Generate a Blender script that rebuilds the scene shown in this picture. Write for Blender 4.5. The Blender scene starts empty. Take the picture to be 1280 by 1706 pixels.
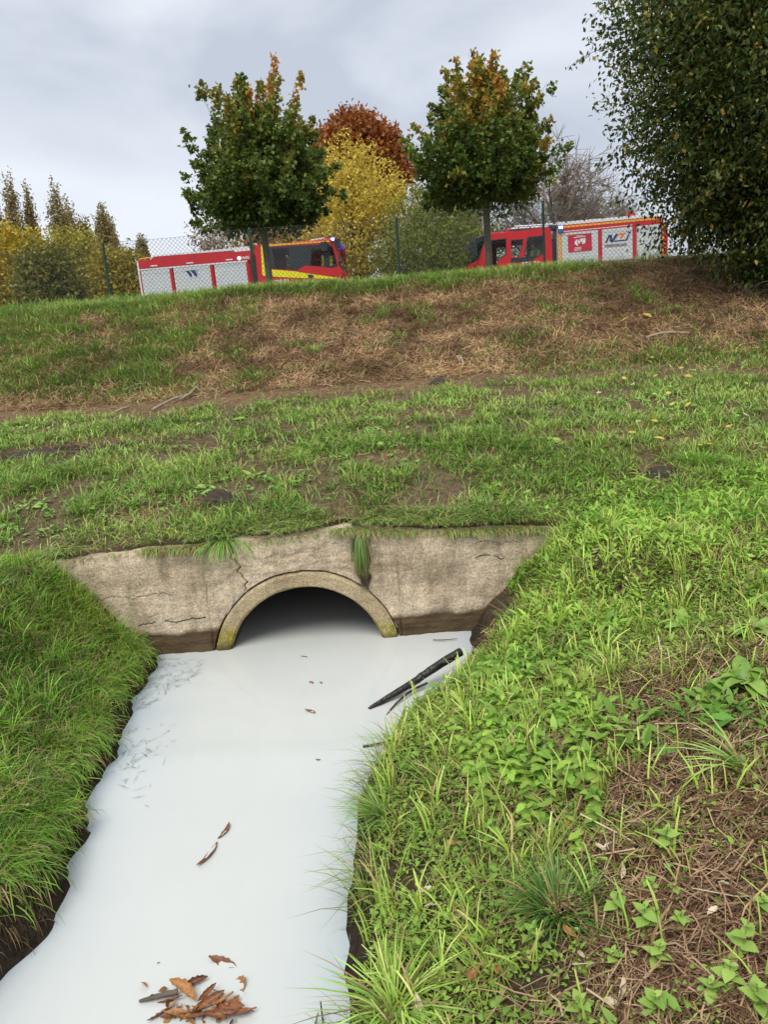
import bpy, bmesh, math
import numpy as np
from mathutils import Vector, Matrix, Quaternion
from mathutils.geometry import tessellate_polygon

S = bpy.context.scene
COL = S.collection
rng = np.random.default_rng(11)
R = math.radians

# ------------------------------------------------------------------ camera, sky, sun, exposure
EYE, PITCH, ROLL, FPX = 1.88, R(13.0), R(4.4), 1282.0
cam = bpy.data.cameras.new('camera')
cam.sensor_fit = 'VERTICAL'; cam.sensor_height = 36.0; cam.lens = 36.0 * FPX / 1706.0
cam.clip_start = 0.05; cam.clip_end = 3000
camo = bpy.data.objects.new('camera', cam); COL.objects.link(camo)
_r0 = Vector((1, 0, 0)); _u0 = Vector((0, math.sin(PITCH), math.cos(PITCH))); _f0 = Vector((0, math.cos(PITCH), -math.sin(PITCH)))
_cr = _r0 * math.cos(ROLL) - _u0 * math.sin(ROLL); _cu = _r0 * math.sin(ROLL) + _u0 * math.cos(ROLL)
camo.matrix_world = Matrix(((_cr.x, _cu.x, -_f0.x, 0), (_cr.y, _cu.y, -_f0.y, 0), (_cr.z, _cu.z, -_f0.z, EYE), (0, 0, 0, 1)))
S.camera = camo

SUN_EL, SUN_AZ = R(58), R(200)          # azimuth measured clockwise from +Y (behind the camera, a little to the left)
world = bpy.data.worlds.new('World'); S.world = world; world.use_nodes = True
wn = world.node_tree.nodes; wl = world.node_tree.links; wn.clear()
w_out = wn.new('ShaderNodeOutputWorld'); w_bg = wn.new('ShaderNodeBackground'); w_bg.inputs['Strength'].default_value = 0.11
w_sky = wn.new('ShaderNodeTexSky'); w_sky.sky_type = 'NISHITA'; w_sky.sun_disc = False
w_sky.sun_elevation = SUN_EL; w_sky.sun_rotation = SUN_AZ; w_sky.air_density = 1.0; w_sky.dust_density = 2.0
w_tc = wn.new('ShaderNodeTexCoord'); w_map = wn.new('ShaderNodeMapping'); w_map.inputs['Scale'].default_value = (1.0, 1.0, 2.1)
w_map.inputs['Location'].default_value = (0.95, 0.4, 0.55)
w_n1 = wn.new('ShaderNodeTexNoise'); w_n1.inputs['Scale'].default_value = 2.3; w_n1.inputs['Detail'].default_value = 7; w_n1.inputs['Roughness'].default_value = 0.5
w_n1.inputs['Distortion'].default_value = 0.4
w_rp = wn.new('ShaderNodeValToRGB'); e = w_rp.color_ramp.elements
e[0].position = 0.38; e[0].color = (0.53, 0.575, 0.66, 1); e[1].position = 0.62; e[1].color = (0.80, 0.845, 0.90, 1)
w_sc = wn.new('ShaderNodeMix'); w_sc.data_type = 'RGBA'; w_sc.blend_type = 'MULTIPLY'; w_sc.inputs['Factor'].default_value = 1.0
w_sc.inputs['B'].default_value = (5.15, 5.15, 5.2, 1)
w_mx = wn.new('ShaderNodeMix'); w_mx.data_type = 'RGBA'; w_mx.inputs['Factor'].default_value = 0.95
wl.new(w_tc.outputs['Generated'], w_map.inputs['Vector']); wl.new(w_map.outputs[0], w_n1.inputs['Vector']); wl.new(w_n1.outputs['Fac'], w_rp.inputs['Fac'])
wl.new(w_rp.outputs['Color'], w_sc.inputs['A']); wl.new(w_sky.outputs['Color'], w_mx.inputs['A']); wl.new(w_sc.outputs['Result'], w_mx.inputs['B'])
wl.new(w_mx.outputs['Result'], w_bg.inputs['Color']); wl.new(w_bg.outputs[0], w_out.inputs['Surface'])

sun = bpy.data.lights.new('sun', 'SUN'); sun.energy = 1.5; sun.angle = R(36); sun.color = (1.0, 0.97, 0.92)
suno = bpy.data.objects.new('sun', sun); COL.objects.link(suno)
_sd = Vector((math.sin(SUN_AZ) * math.cos(SUN_EL), math.cos(SUN_AZ) * math.cos(SUN_EL), math.sin(SUN_EL)))
suno.rotation_euler = _sd.to_track_quat('Z', 'Y').to_euler()

vs = S.view_settings; vs.view_transform = 'Standard'; vs.look = 'None'; vs.exposure = 0.95; vs.gamma = 1.0; vs.use_curve_mapping = False
S.cycles.max_bounces = 6; S.cycles.diffuse_bounces = 3; S.cycles.glossy_bounces = 3; S.cycles.transmission_bounces = 4; S.cycles.transparent_max_bounces = 8
S.cycles.use_denoising = True; S.cycles.sample_clamp_indirect = 6

# ------------------------------------------------------------------ helpers: noise, terrain, rays
def sstep(a, b, x):
    t = np.clip((np.asarray(x, float) - a) / (b - a), 0, 1); return t * t * (3 - 2 * t)
def _hash(i, j, s):
    h = (i.astype(np.int64) * 374761393 + j.astype(np.int64) * 668265263 + s * 974634777) & 0xffffffff
    h = ((h ^ (h >> 13)) * 1274126177) & 0xffffffff
    return ((h ^ (h >> 16)) & 0xffff) / 65535.0
def vn(x, y, s=0):
    x = np.asarray(x, float); y = np.asarray(y, float); i = np.floor(x); j = np.floor(y); fx = x - i; fy = y - j
    fx = fx * fx * (3 - 2 * fx); fy = fy * fy * (3 - 2 * fy)
    a = _hash(i, j, s); b = _hash(i + 1, j, s); c = _hash(i, j + 1, s); d = _hash(i + 1, j + 1, s)
    return (a * (1 - fx) + b * fx) * (1 - fy) + (c * (1 - fx) + d * fx) * fy
def fbm(x, y, s=0, o=4):
    v = 0; a = 0.5
    for k in range(o): v = v + a * vn(x * 2 ** k + 17.3 * k, y * 2 ** k - 9.1 * k, s + k); a *= 0.5
    return v / (1 - 0.5 ** o)

WY = 4.60                                # front plane of the culvert headwall
LY = [-9, 0.5, 1.7, 2.07, 2.22, 2.39, 2.73, 3.12, 3.43, 3.87, 4.56, 4.7]; LX = [-2.4, -1.55, -1.40, -1.33, -1.28, -1.27, -1.33, -1.415, -1.41, -1.47, -1.52, -1.53]
RY = [-9, 0.5, 1.79, 2.33, 2.71, 3.04, 3.34, 3.56, 4.14, 4.29, 4.56, 4.7]; RX = [-1.3, -0.27, -0.195, -0.185, -0.18, -0.12, -0.01, 0.17, 0.43, 0.50, 0.53, 0.54]
def xL(y): return np.interp(y, LY, LX) + 0.11 * (fbm(y * 5.0, y * 0 + 3.1, 5, 5) - 0.5)
def xR(y): return np.interp(y, RY, RX) + 0.05 * (fbm(y * 4.5, y * 0 + 8.1, 9, 3) - 0.5)
WTX = [-6, -2.0, -1.46, -0.98, -0.6, -0.24, -0.10, 0.44, 0.81, 1.07, 5]; WTZ = [0.60, 0.656, 0.69, 0.682, 0.695, 0.727, 0.70, 0.655, 0.648, 0.62, 0.75]
def walltop(x): return np.interp(x, WTX, WTZ)
PY = [4.6, 4.9, 5.5, 7.0, 9.0, 9.7, 10.5, 14.0, 14.8, 15.6, 17.0, 20.0, 24.0, 40.0]
PZ = [0.70, 0.77, 0.91, 1.11, 1.27, 1.37, 1.62, 2.80, 2.96, 2.94, 2.75, 2.45, 2.20, 2.15]
CRX = [-30, -8, -6, -4.3, -2.1, 0.0, 1.9, 3.6, 5.2, 8, 30]; CRZ = [-0.16, -0.17, -0.12, -0.10, -0.06, -0.10, -0.11, -0.10, -0.10, -0.10, -0.1]
def H(x, y, fine=True):
    x = np.asarray(x, float); y = np.asarray(y, float)
    T = np.interp(y, PY, PZ) + (walltop(x) - 0.70) * (1 - sstep(4.8, 6.2, y)) + np.interp(x, CRX, CRZ) * sstep(10, 14, y) * (1 - sstep(16, 20, y))
    T = T + 0.10 * (fbm(x * 0.7, y * 0.7, 21, 3) - 0.5) * sstep(4.9, 6.0, y) * (1 - sstep(17, 20, y))
    near = walltop(x) + 0.03 + 0.10 * (sstep(1.2, 4.5, x) * 1.6 + sstep(-2.2, -5, x))
    yl = np.minimum(y, 4.7)
    dl = xL(yl) - x; dr = x - xR(yl)
    kl = 0.42 + 0.72 * sstep(2.9, 4.6, y); kr = 0.26 + 0.62 * sstep(3.2, 4.6, y)
    bl = (0.13 + 0.06 * sstep(2.9, 2.2, y)) * sstep(-0.03, 0.07, dl) + kl * np.maximum(dl - 0.08, 0)
    br = 0.16 * sstep(-0.03, 0.10, dr) + kr * np.maximum(dr - 0.08, 0)
    bank = np.where(dl > dr, bl, br)
    k = 0.12; h = np.clip(0.5 + 0.5 * (near - bank) / k, 0, 1); out = near * (1 - h) + bank * h - k * h * (1 - h)
    side = np.maximum(dl, dr)
    low = np.where(side < -0.03, -0.35 * sstep(-0.03, -0.16, side), out)
    low = np.where(side > -0.03, np.maximum(out, -0.02), low)
    z = np.where(y > 4.68, T, low)
    if fine:
        amp = 0.035 + 0.05 * sstep(9.5, 10.5, y) * (1 - sstep(14, 15, y))
        z = z + amp * (fbm(x * 4, y * 4, 33, 4) - 0.5) * np.where(y > 4.68, sstep(4.68, 5.1, y), sstep(0.02, 0.25, side))
    return z
def ray(u, v):
    a = (u - 640) / FPX; b = (853 - v) / FPX
    X = a * math.cos(ROLL) + b * math.sin(ROLL); Y = -a * math.sin(ROLL) + b * math.cos(ROLL)
    return np.array([X, math.cos(PITCH) + Y * math.sin(PITCH), -math.sin(PITCH) + Y * math.cos(PITCH)])
def onz(u, v, z=0.0): d = ray(u, v); return d * ((z - EYE) / d[2]) + np.array([0, 0, EYE])
def ony(u, v, y): d = ray(u, v); return d * (y / d[1]) + np.array([0, 0, EYE])
def G(u, v):
    """the point of the ground that shows at (u, v) of the photograph"""
    d = ray(u, v); t = np.arange(1.2, 40, 0.01); p = d[None] * t[:, None] + np.array([0, 0, EYE])
    i = int(np.argmax(p[:, 2] < H(p[:, 0], p[:, 1]))); return np.array([p[i, 0], p[i, 1], float(H(p[i, 0], p[i, 1]))])

# ------------------------------------------------------------------ helpers: objects and meshes
def tag(o, label=None, cat=None, group=None, kind=None):
    if label: o['label'] = label
    if cat: o['category'] = cat
    if group: o['group'] = group
    if kind: o['kind'] = kind
    return o
def empty(name, loc=(0, 0, 0), rz=0.0, parent=None):
    o = bpy.data.objects.new(name, None); COL.objects.link(o); o.location = loc; o.rotation_euler = (0, 0, rz); o.empty_display_size = 0.2
    if parent: o.parent = parent
    return o
def link(name, me, mat=None, parent=None, smooth=False):
    o = bpy.data.objects.new(name, me); COL.objects.link(o)
    if mat and not me.materials: me.materials.append(mat)
    if parent: o.parent = parent
    if smooth: me.shade_smooth()
    return o
def npmesh(name, v, tri, col=None):
    me = bpy.data.meshes.new(name); v = np.asarray(v, np.float32).reshape(-1, 3); tri = np.asarray(tri, np.int32).reshape(-1, 3)
    me.vertices.add(len(v)); me.vertices.foreach_set('co', v.ravel())
    me.loops.add(tri.size); me.loops.foreach_set('vertex_index', tri.ravel())
    me.polygons.add(len(tri)); me.polygons.foreach_set('loop_start', np.arange(0, tri.size, 3, dtype=np.int32))
    me.update(calc_edges=True)
    if col is not None:
        a = me.color_attributes.new('Col', 'FLOAT_COLOR', 'POINT'); c = np.ones((len(v), 4), np.float32); c[:, :3] = col; a.data.foreach_set('color', c.ravel())
    return me
class MB:
    """collects shapes, builds one mesh"""
    def __init__(s): s.v = []; s.f = []
    def add(s, v, f):
        n = len(s.v); s.v += [tuple(map(float, p)) for p in v]; s.f += [tuple(i + n for i in q) for q in f]; return s
    def box(s, x0, x1, y0, y1, z0, z1):
        return s.add([(x0, y0, z0), (x1, y0, z0), (x1, y1, z0), (x0, y1, z0), (x0, y0, z1), (x1, y0, z1), (x1, y1, z1), (x0, y1, z1)],
                     [(0, 3, 2, 1), (4, 5, 6, 7), (0, 1, 5, 4), (1, 2, 6, 5), (2, 3, 7, 6), (3, 0, 4, 7)])
    def prism(s, pts, y0, y1):
        """polygon in (x, z) pushed out along y"""
        n = len(pts); return s.add([(p[0], y0, p[1]) for p in pts] + [(p[0], y1, p[1]) for p in pts],
                     [tuple(range(n))[::-1], tuple(range(n, 2 * n))] + [(i, (i + 1) % n, n + (i + 1) % n, n + i) for i in range(n)])
    def tube(s, pts, rad, n=6, cap=True):
        pts = [Vector(p) for p in pts]; m = len(pts); rad = [rad] * m if np.isscalar(rad) else list(rad); V = []; Fc = []
        for i, p in enumerate(pts):
            t = (pts[min(i + 1, m - 1)] - pts[max(i - 1, 0)]).normalized(); a = t.orthogonal().normalized() if i == 0 else (a - t * a.dot(t)).normalized(); b = t.cross(a)
            V += [p + (a * math.cos(2 * math.pi * k / n) + b * math.sin(2 * math.pi * k / n)) * rad[i] for k in range(n)]
        for i in range(m - 1):
            for k in range(n): Fc.append((i * n + k, i * n + (k + 1) % n, (i + 1) * n + (k + 1) % n, (i + 1) * n + k))
        if cap: Fc += [tuple(range(n))[::-1], tuple(range((m - 1) * n, m * n))]
        return s.add(V, Fc)
    def lathe(s, prof, c=(0, 0, 0), axis='y', n=20):
        V = []; m = len(prof)
        for k in range(n):
            a = 2 * math.pi * k / n
            for r, h in prof:
                q = (r * math.cos(a), h, r * math.sin(a)) if axis == 'y' else (r * math.cos(a), r * math.sin(a), h)
                V.append((q[0] + c[0], q[1] + c[1], q[2] + c[2]))
        Fc = [(k * m + i, k * m + i + 1, ((k + 1) % n) * m + i + 1, ((k + 1) % n) * m + i) for k in range(n) for i in range(m - 1)]
        return s.add(V, Fc)
    def mesh(s, name):
        me = bpy.data.meshes.new(name); me.from_pydata(s.v, [], s.f)
        bm = bmesh.new(); bm.from_mesh(me); bmesh.ops.recalc_face_normals(bm, faces=bm.faces); bm.to_mesh(me); bm.free(); me.update(); return me
    def build(s, name, mat, parent=None, smooth=False, bevel=0):
        o = link(name, s.mesh(name), mat, parent, smooth)
        if bevel:
            m = o.modifiers.new('bevel', 'BEVEL'); m.width = bevel; m.segments = 2; m.limit_method = 'ANGLE'
        return o

# ------------------------------------------------------------------ helpers: materials
def newmat(name):
    m = bpy.data.materials.new(name); m.use_nodes = True; n = m.node_tree.nodes; n.clear()
    o = n.new('ShaderNodeOutputMaterial'); return m, n, m.node_tree.links, o
def paint(name, col, rough=0.5, metal=0.0, dirt=0.15, scale=6.0, bump=0.0, emit=0.0, coat=0.0):
    m, n, l, o = newmat(name); b = n.new('ShaderNodeBsdfPrincipled'); tc = n.new('ShaderNodeTexCoord'); nz = n.new('ShaderNodeTexNoise')
    nz.inputs['Scale'].default_value = scale; nz.inputs['Detail'].default_value = 6; l.new(tc.outputs['Object'], nz.inputs['Vector'])
    rp = n.new('ShaderNodeValToRGB'); e = rp.color_ramp.elements; e[0].position = 0.3; e[1].position = 0.7
    e[0].color = tuple(c * (1 - dirt) for c in col) + (1,); e[1].color = tuple(min(1, c * (1 + dirt * 0.6)) for c in col) + (1,)
    l.new(nz.outputs['Fac'], rp.inputs['Fac']); l.new(rp.outputs['Color'], b.inputs['Base Color']); b.inputs['Roughness'].default_value = rough; b.inputs['Metallic'].default_value = metal
    if coat: b.inputs['Coat Weight'].default_value = coat
    if emit:
        b.inputs['Emission Color'].default_value = tuple(col) + (1,); b.inputs['Emission Strength'].default_value = emit
    if bump:
        bp = n.new('ShaderNodeBump'); bp.inputs['Strength'].default_value = bump; bp.inputs['Distance'].default_value = 0.02; l.new(nz.outputs['Fac'], bp.inputs['Height']); l.new(bp.outputs[0], b.inputs['Normal'])
    l.new(b.outputs[0], o.inputs['Surface']); return m
def foliage(name, rough=0.5, trans=0.3, spec=0.35):
    m, n, l, o = newmat(name); at = n.new('ShaderNodeAttribute'); at.attribute_name = 'Col'
    b = n.new('ShaderNodeBsdfPrincipled'); b.inputs['Roughness'].default_value = rough; b.inputs['Specular IOR Level'].default_value = spec
    t = n.new('ShaderNodeBsdfTranslucent'); mx = n.new('ShaderNodeMixShader'); mx.inputs[0].default_value = trans
    l.new(at.outputs['Color'], b.inputs['Base Color']); l.new(at.outputs['Color'], t.inputs['Color'])
    l.new(b.outputs[0], mx.inputs[1]); l.new(t.outputs[0], mx.inputs[2]); l.new(mx.outputs[0], o.inputs['Surface']); return m
def leafmat(name, col, col2, rough=0.5, trans=0.25, scale=30):
    m, n, l, o = newmat(name); tc = n.new('ShaderNodeTexCoord'); nz = n.new('ShaderNodeTexNoise'); nz.inputs['Scale'].default_value = scale; nz.inputs['Detail'].default_value = 4
    oi = n.new('ShaderNodeObjectInfo'); ad = n.new('ShaderNodeMath'); ad.operation = 'MULTIPLY_ADD'; ad.inputs[1].default_value = 0.35; l.new(oi.outputs['Random'], ad.inputs[0]); l.new(nz.outputs['Fac'], ad.inputs[2])
    rp = n.new('ShaderNodeValToRGB'); e = rp.color_ramp.elements; e[0].position = 0.35; e[1].position = 0.95; e[0].color = tuple(col) + (1,); e[1].color = tuple(col2) + (1,)
    l.new(tc.outputs['Object'], nz.inputs['Vector']); l.new(ad.outputs[0], rp.inputs['Fac'])
    b = n.new('ShaderNodeBsdfPrincipled'); b.inputs['Roughness'].default_value = rough; b.inputs['Specular IOR Level'].default_value = 0.35
    t = n.new('ShaderNodeBsdfTranslucent'); mx = n.new('ShaderNodeMixShader'); mx.inputs[0].default_value = trans
    l.new(rp.outputs['Color'], b.inputs['Base Color']); l.new(rp.outputs['Color'], t.inputs['Color'])
    l.new(b.outputs[0], mx.inputs[1]); l.new(t.outputs[0], mx.inputs[2]); l.new(mx.outputs[0], o.inputs['Surface']); return m

M = {}
M['leaf'] = foliage('leaf', 0.5, 0.34, 0.3); M['blade'] = foliage('grass_blade', 0.5, 0.16, 0.3); M['straw'] = foliage('dead_straw', 0.7, 0.1, 0.15)
M['bark'] = paint('bark', (0.12, 0.095, 0.07), 0.85, dirt=0.5, scale=14, bump=0.6)
M['bark_light'] = paint('bark_smooth', (0.17, 0.145, 0.10), 0.8, dirt=0.4, scale=18, bump=0.4)
M['twig'] = paint('twig', (0.27, 0.215, 0.16), 0.85, dirt=0.3)
M['wet_wood'] = paint('wet_wood', (0.022, 0.018, 0.015), 0.35, dirt=0.5, scale=30, bump=0.7)
M['cut_wood'] = paint('cut_wood', (0.35, 0.26, 0.16), 0.7, dirt=0.3, scale=40)
M['dry_wood'] = paint('dry_wood', (0.36, 0.29, 0.21), 0.8, dirt=0.35, scale=25, bump=0.4)
M['soil'] = paint('dug_soil', (0.055, 0.040, 0.028), 0.95, dirt=0.5, scale=28, bump=1.0)
M['red'] = paint('red_paint', (0.56, 0.008, 0.018), 0.5, dirt=0.12, scale=3)
M['red_cab'] = paint('cab_red_paint', (0.62, 0.010, 0.018), 0.45, dirt=0.1, scale=3)
M['white'] = paint('white_paint', (0.78, 0.79, 0.79), 0.4, dirt=0.08, scale=3)
M['shutter'] = paint('aluminium_shutter', (0.62, 0.66, 0.65), 0.42, dirt=0.06, scale=4)
M['yellow'] = paint('fluorescent_yellow', (0.86, 0.78, 0.01), 0.45, dirt=0.1, scale=8)
M['orange'] = paint('orange_tape', (0.80, 0.42, 0.05), 0.4, dirt=0.1, scale=8)
M['dark'] = paint('dark_panel', (0.032, 0.036, 0.042), 0.3, dirt=0.2)
M['rubber'] = paint('rubber', (0.02, 0.02, 0.021), 0.75, dirt=0.2)
M['steel'] = paint('steel', (0.55, 0.56, 0.57), 0.35, metal=0.8, dirt=0.15)
M['navy'] = paint('navy_print', (0.018, 0.035, 0.13), 0.45, dirt=0.1); M['sky_print'] = paint('pale_blue_print', (0.25, 0.38, 0.60), 0.45, dirt=0.1)
M['orange_print'] = paint('orange_print', (0.88, 0.20, 0.035), 0.45, dirt=0.08)
M['poster_red'] = paint('poster_red', (0.55, 0.022, 0.05), 0.45, dirt=0.25, scale=5)
M['blue_lamp'] = paint('blue_beacon', (0.06, 0.10, 0.75), 0.25, dirt=0.05, emit=0.25); M['blue_lens'] = paint('blue_lens', (0.05, 0.12, 0.40), 0.15, dirt=0.1)
M['flash'] = paint('lit_flash', (0.75, 0.85, 1.0), 0.2, dirt=0.02, emit=2.0)
M['green_metal'] = paint('green_coated_metal', (0.010, 0.055, 0.036), 0.45, dirt=0.2)
M['wire'] = paint('coated_wire', (0.055, 0.085, 0.080), 0.5, dirt=0.2)
M['asphalt'] = paint('asphalt', (0.055, 0.055, 0.057), 0.9, dirt=0.3, scale=20, bump=0.3)
M['pole'] = paint('pale_concrete', (0.45, 0.42, 0.38), 0.8, dirt=0.2, scale=8)
M['skin'] = paint('skin', (0.50, 0.31, 0.22), 0.55, dirt=0.1); M['hair'] = paint('hair', (0.16, 0.12, 0.08), 0.7, dirt=0.3, scale=40)
M['uniform'] = paint('sand_uniform', (0.20, 0.16, 0.10), 0.8, dirt=0.2); M['hivis'] = paint('hivis_cloth', (0.30, 0.62, 0.04), 0.7, dirt=0.1); M['reflective'] = paint('silver_tape', (0.7, 0.72, 0.62), 0.4, dirt=0.1)
def glassmat(name, tint, mixf):
    m, n, l, o = newmat(name); g = n.new('ShaderNodeBsdfGlossy'); g.inputs['Roughness'].default_value = 0.03; g.inputs['Color'].default_value = (0.9, 0.95, 1, 1)
    t = n.new('ShaderNodeBsdfTransparent'); t.inputs['Color'].default_value = tint; fr = n.new('ShaderNodeFresnel'); fr.inputs['IOR'].default_value = mixf
    mx = n.new('ShaderNodeMixShader'); l.new(fr.outputs[0], mx.inputs[0]); l.new(t.outputs[0], mx.inputs[1]); l.new(g.outputs[0], mx.inputs[2]); l.new(mx.outputs[0], o.inputs['Surface']); return m
M['glass'] = glassmat('window_glass', (0.93, 0.96, 0.94, 1), 1.3)

def mat_ground():
    m, n, l, o = newmat('ground'); b = n.new('ShaderNodeBsdfPrincipled'); at = n.new('ShaderNodeAttribute'); at.attribute_name = 'Col'
    tc = n.new('ShaderNodeTexCoord'); n1 = n.new('ShaderNodeTexNoise'); n1.inputs['Scale'].default_value = 22; n1.inputs['Detail'].default_value = 9; n1.inputs['Roughness'].default_value = 0.65
    n2 = n.new('ShaderNodeTexNoise'); n2.inputs['Scale'].default_value = 90; n2.inputs['Detail'].default_value = 5
    l.new(tc.outputs['Object'], n1.inputs['Vector']); l.new(tc.outputs['Object'], n2.inputs['Vector'])
    rp = n.new('ShaderNodeValToRGB'); e = rp.color_ramp.elements; e[0].position = 0.3; e[0].color = (0.45, 0.43, 0.40, 1); e[1].position = 0.72; e[1].color = (1.5, 1.45, 1.38, 1)
    l.new(n1.outputs['Fac'], rp.inputs['Fac']); mu = n.new('ShaderNodeMix'); mu.data_type = 'RGBA'; mu.blend_type = 'MULTIPLY'; mu.inputs['Factor'].default_value = 1
    l.new(at.outputs['Color'], mu.inputs['A']); l.new(rp.outputs['Color'], mu.inputs['B']); l.new(mu.outputs['Result'], b.inputs['Base Color'])
    ad = n.new('ShaderNodeMath'); ad.operation = 'ADD'; l.new(n1.outputs['Fac'], ad.inputs[0]); l.new(n2.outputs['Fac'], ad.inputs[1])
    bp = n.new('ShaderNodeBump'); bp.inputs['Strength'].default_value = 0.9; bp.inputs['Distance'].default_value = 0.03; l.new(ad.outputs[0], bp.inputs['Height']); l.new(bp.outputs[0], b.inputs['Normal'])
    b.inputs['Roughness'].default_value = 0.95; b.inputs['Specular IOR Level'].default_value = 0.15; l.new(b.outputs[0], o.inputs['Surface']); return m
def mat_water():
    m, n, l, o = newmat('milky_water'); b = n.new('ShaderNodeBsdfPrincipled'); b.inputs['Roughness'].default_value = 0.025; b.inputs['IOR'].default_value = 1.36
    tc = n.new('ShaderNodeTexCoord'); nz = n.new('ShaderNodeTexNoise'); nz.inputs['Scale'].default_value = 1.6; nz.inputs['Detail'].default_value = 3
    l.new(tc.outputs['Object'], nz.inputs['Vector']); rp = n.new('ShaderNodeValToRGB'); e = rp.color_ramp.elements
    e[0].position = 0.3; e[0].color = (0.545, 0.562, 0.53, 1); e[1].position = 0.75; e[1].color = (0.575, 0.59, 0.555, 1); l.new(nz.outputs['Fac'], rp.inputs['Fac'])
    at = n.new('ShaderNodeAttribute'); at.attribute_name = 'Col'; mx = n.new('ShaderNodeMix'); mx.data_type = 'RGBA'; mx.inputs['B'].default_value = (0.36, 0.43, 0.50, 1); l.new(at.outputs['Fac'], mx.inputs['Factor']); l.new(rp.outputs['Color'], mx.inputs['A'])
    mp = n.new('ShaderNodeMapping'); mp.inputs['Scale'].default_value = (5.0, 1.1, 1); mp.inputs['Rotation'].default_value = (0, 0, -0.12); l.new(tc.outputs['Object'], mp.inputs['Vector']); n3 = n.new('ShaderNodeTexNoise'); n3.inputs['Scale'].default_value = 2.4; n3.inputs['Detail'].default_value = 6; n3.inputs['Distortion'].default_value = 1.2; l.new(mp.outputs[0], n3.inputs['Vector'])
    r3 = n.new('ShaderNodeValToRGB'); e3 = r3.color_ramp.elements; e3[0].position = 0.36; e3[0].color = (0.988, 0.99, 0.993, 1); e3[1].position = 0.58; e3[1].color = (1.0, 1.0, 1.0, 1); l.new(n3.outputs['Fac'], r3.inputs['Fac'])
    m3 = n.new('ShaderNodeMix'); m3.data_type = 'RGBA'; m3.blend_type = 'MULTIPLY'; m3.inputs['Factor'].default_value = 1; l.new(mx.outputs['Result'], m3.inputs['A']); l.new(r3.outputs['Color'], m3.inputs['B']); l.new(m3.outputs['Result'], b.inputs['Base Color'])
    n2 = n.new('ShaderNodeTexNoise'); n2.inputs['Scale'].default_value = 5; n2.inputs['Detail'].default_value = 2; l.new(tc.outputs['Object'], n2.inputs['Vector'])
    bp = n.new('ShaderNodeBump'); bp.inputs['Strength'].default_value = 0.006; bp.inputs['Distance'].default_value = 0.02; l.new(n2.outputs['Fac'], bp.inputs['Height']); l.new(bp.outputs[0], b.inputs['Normal'])
    l.new(b.outputs[0], o.inputs['Surface']); return m
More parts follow.
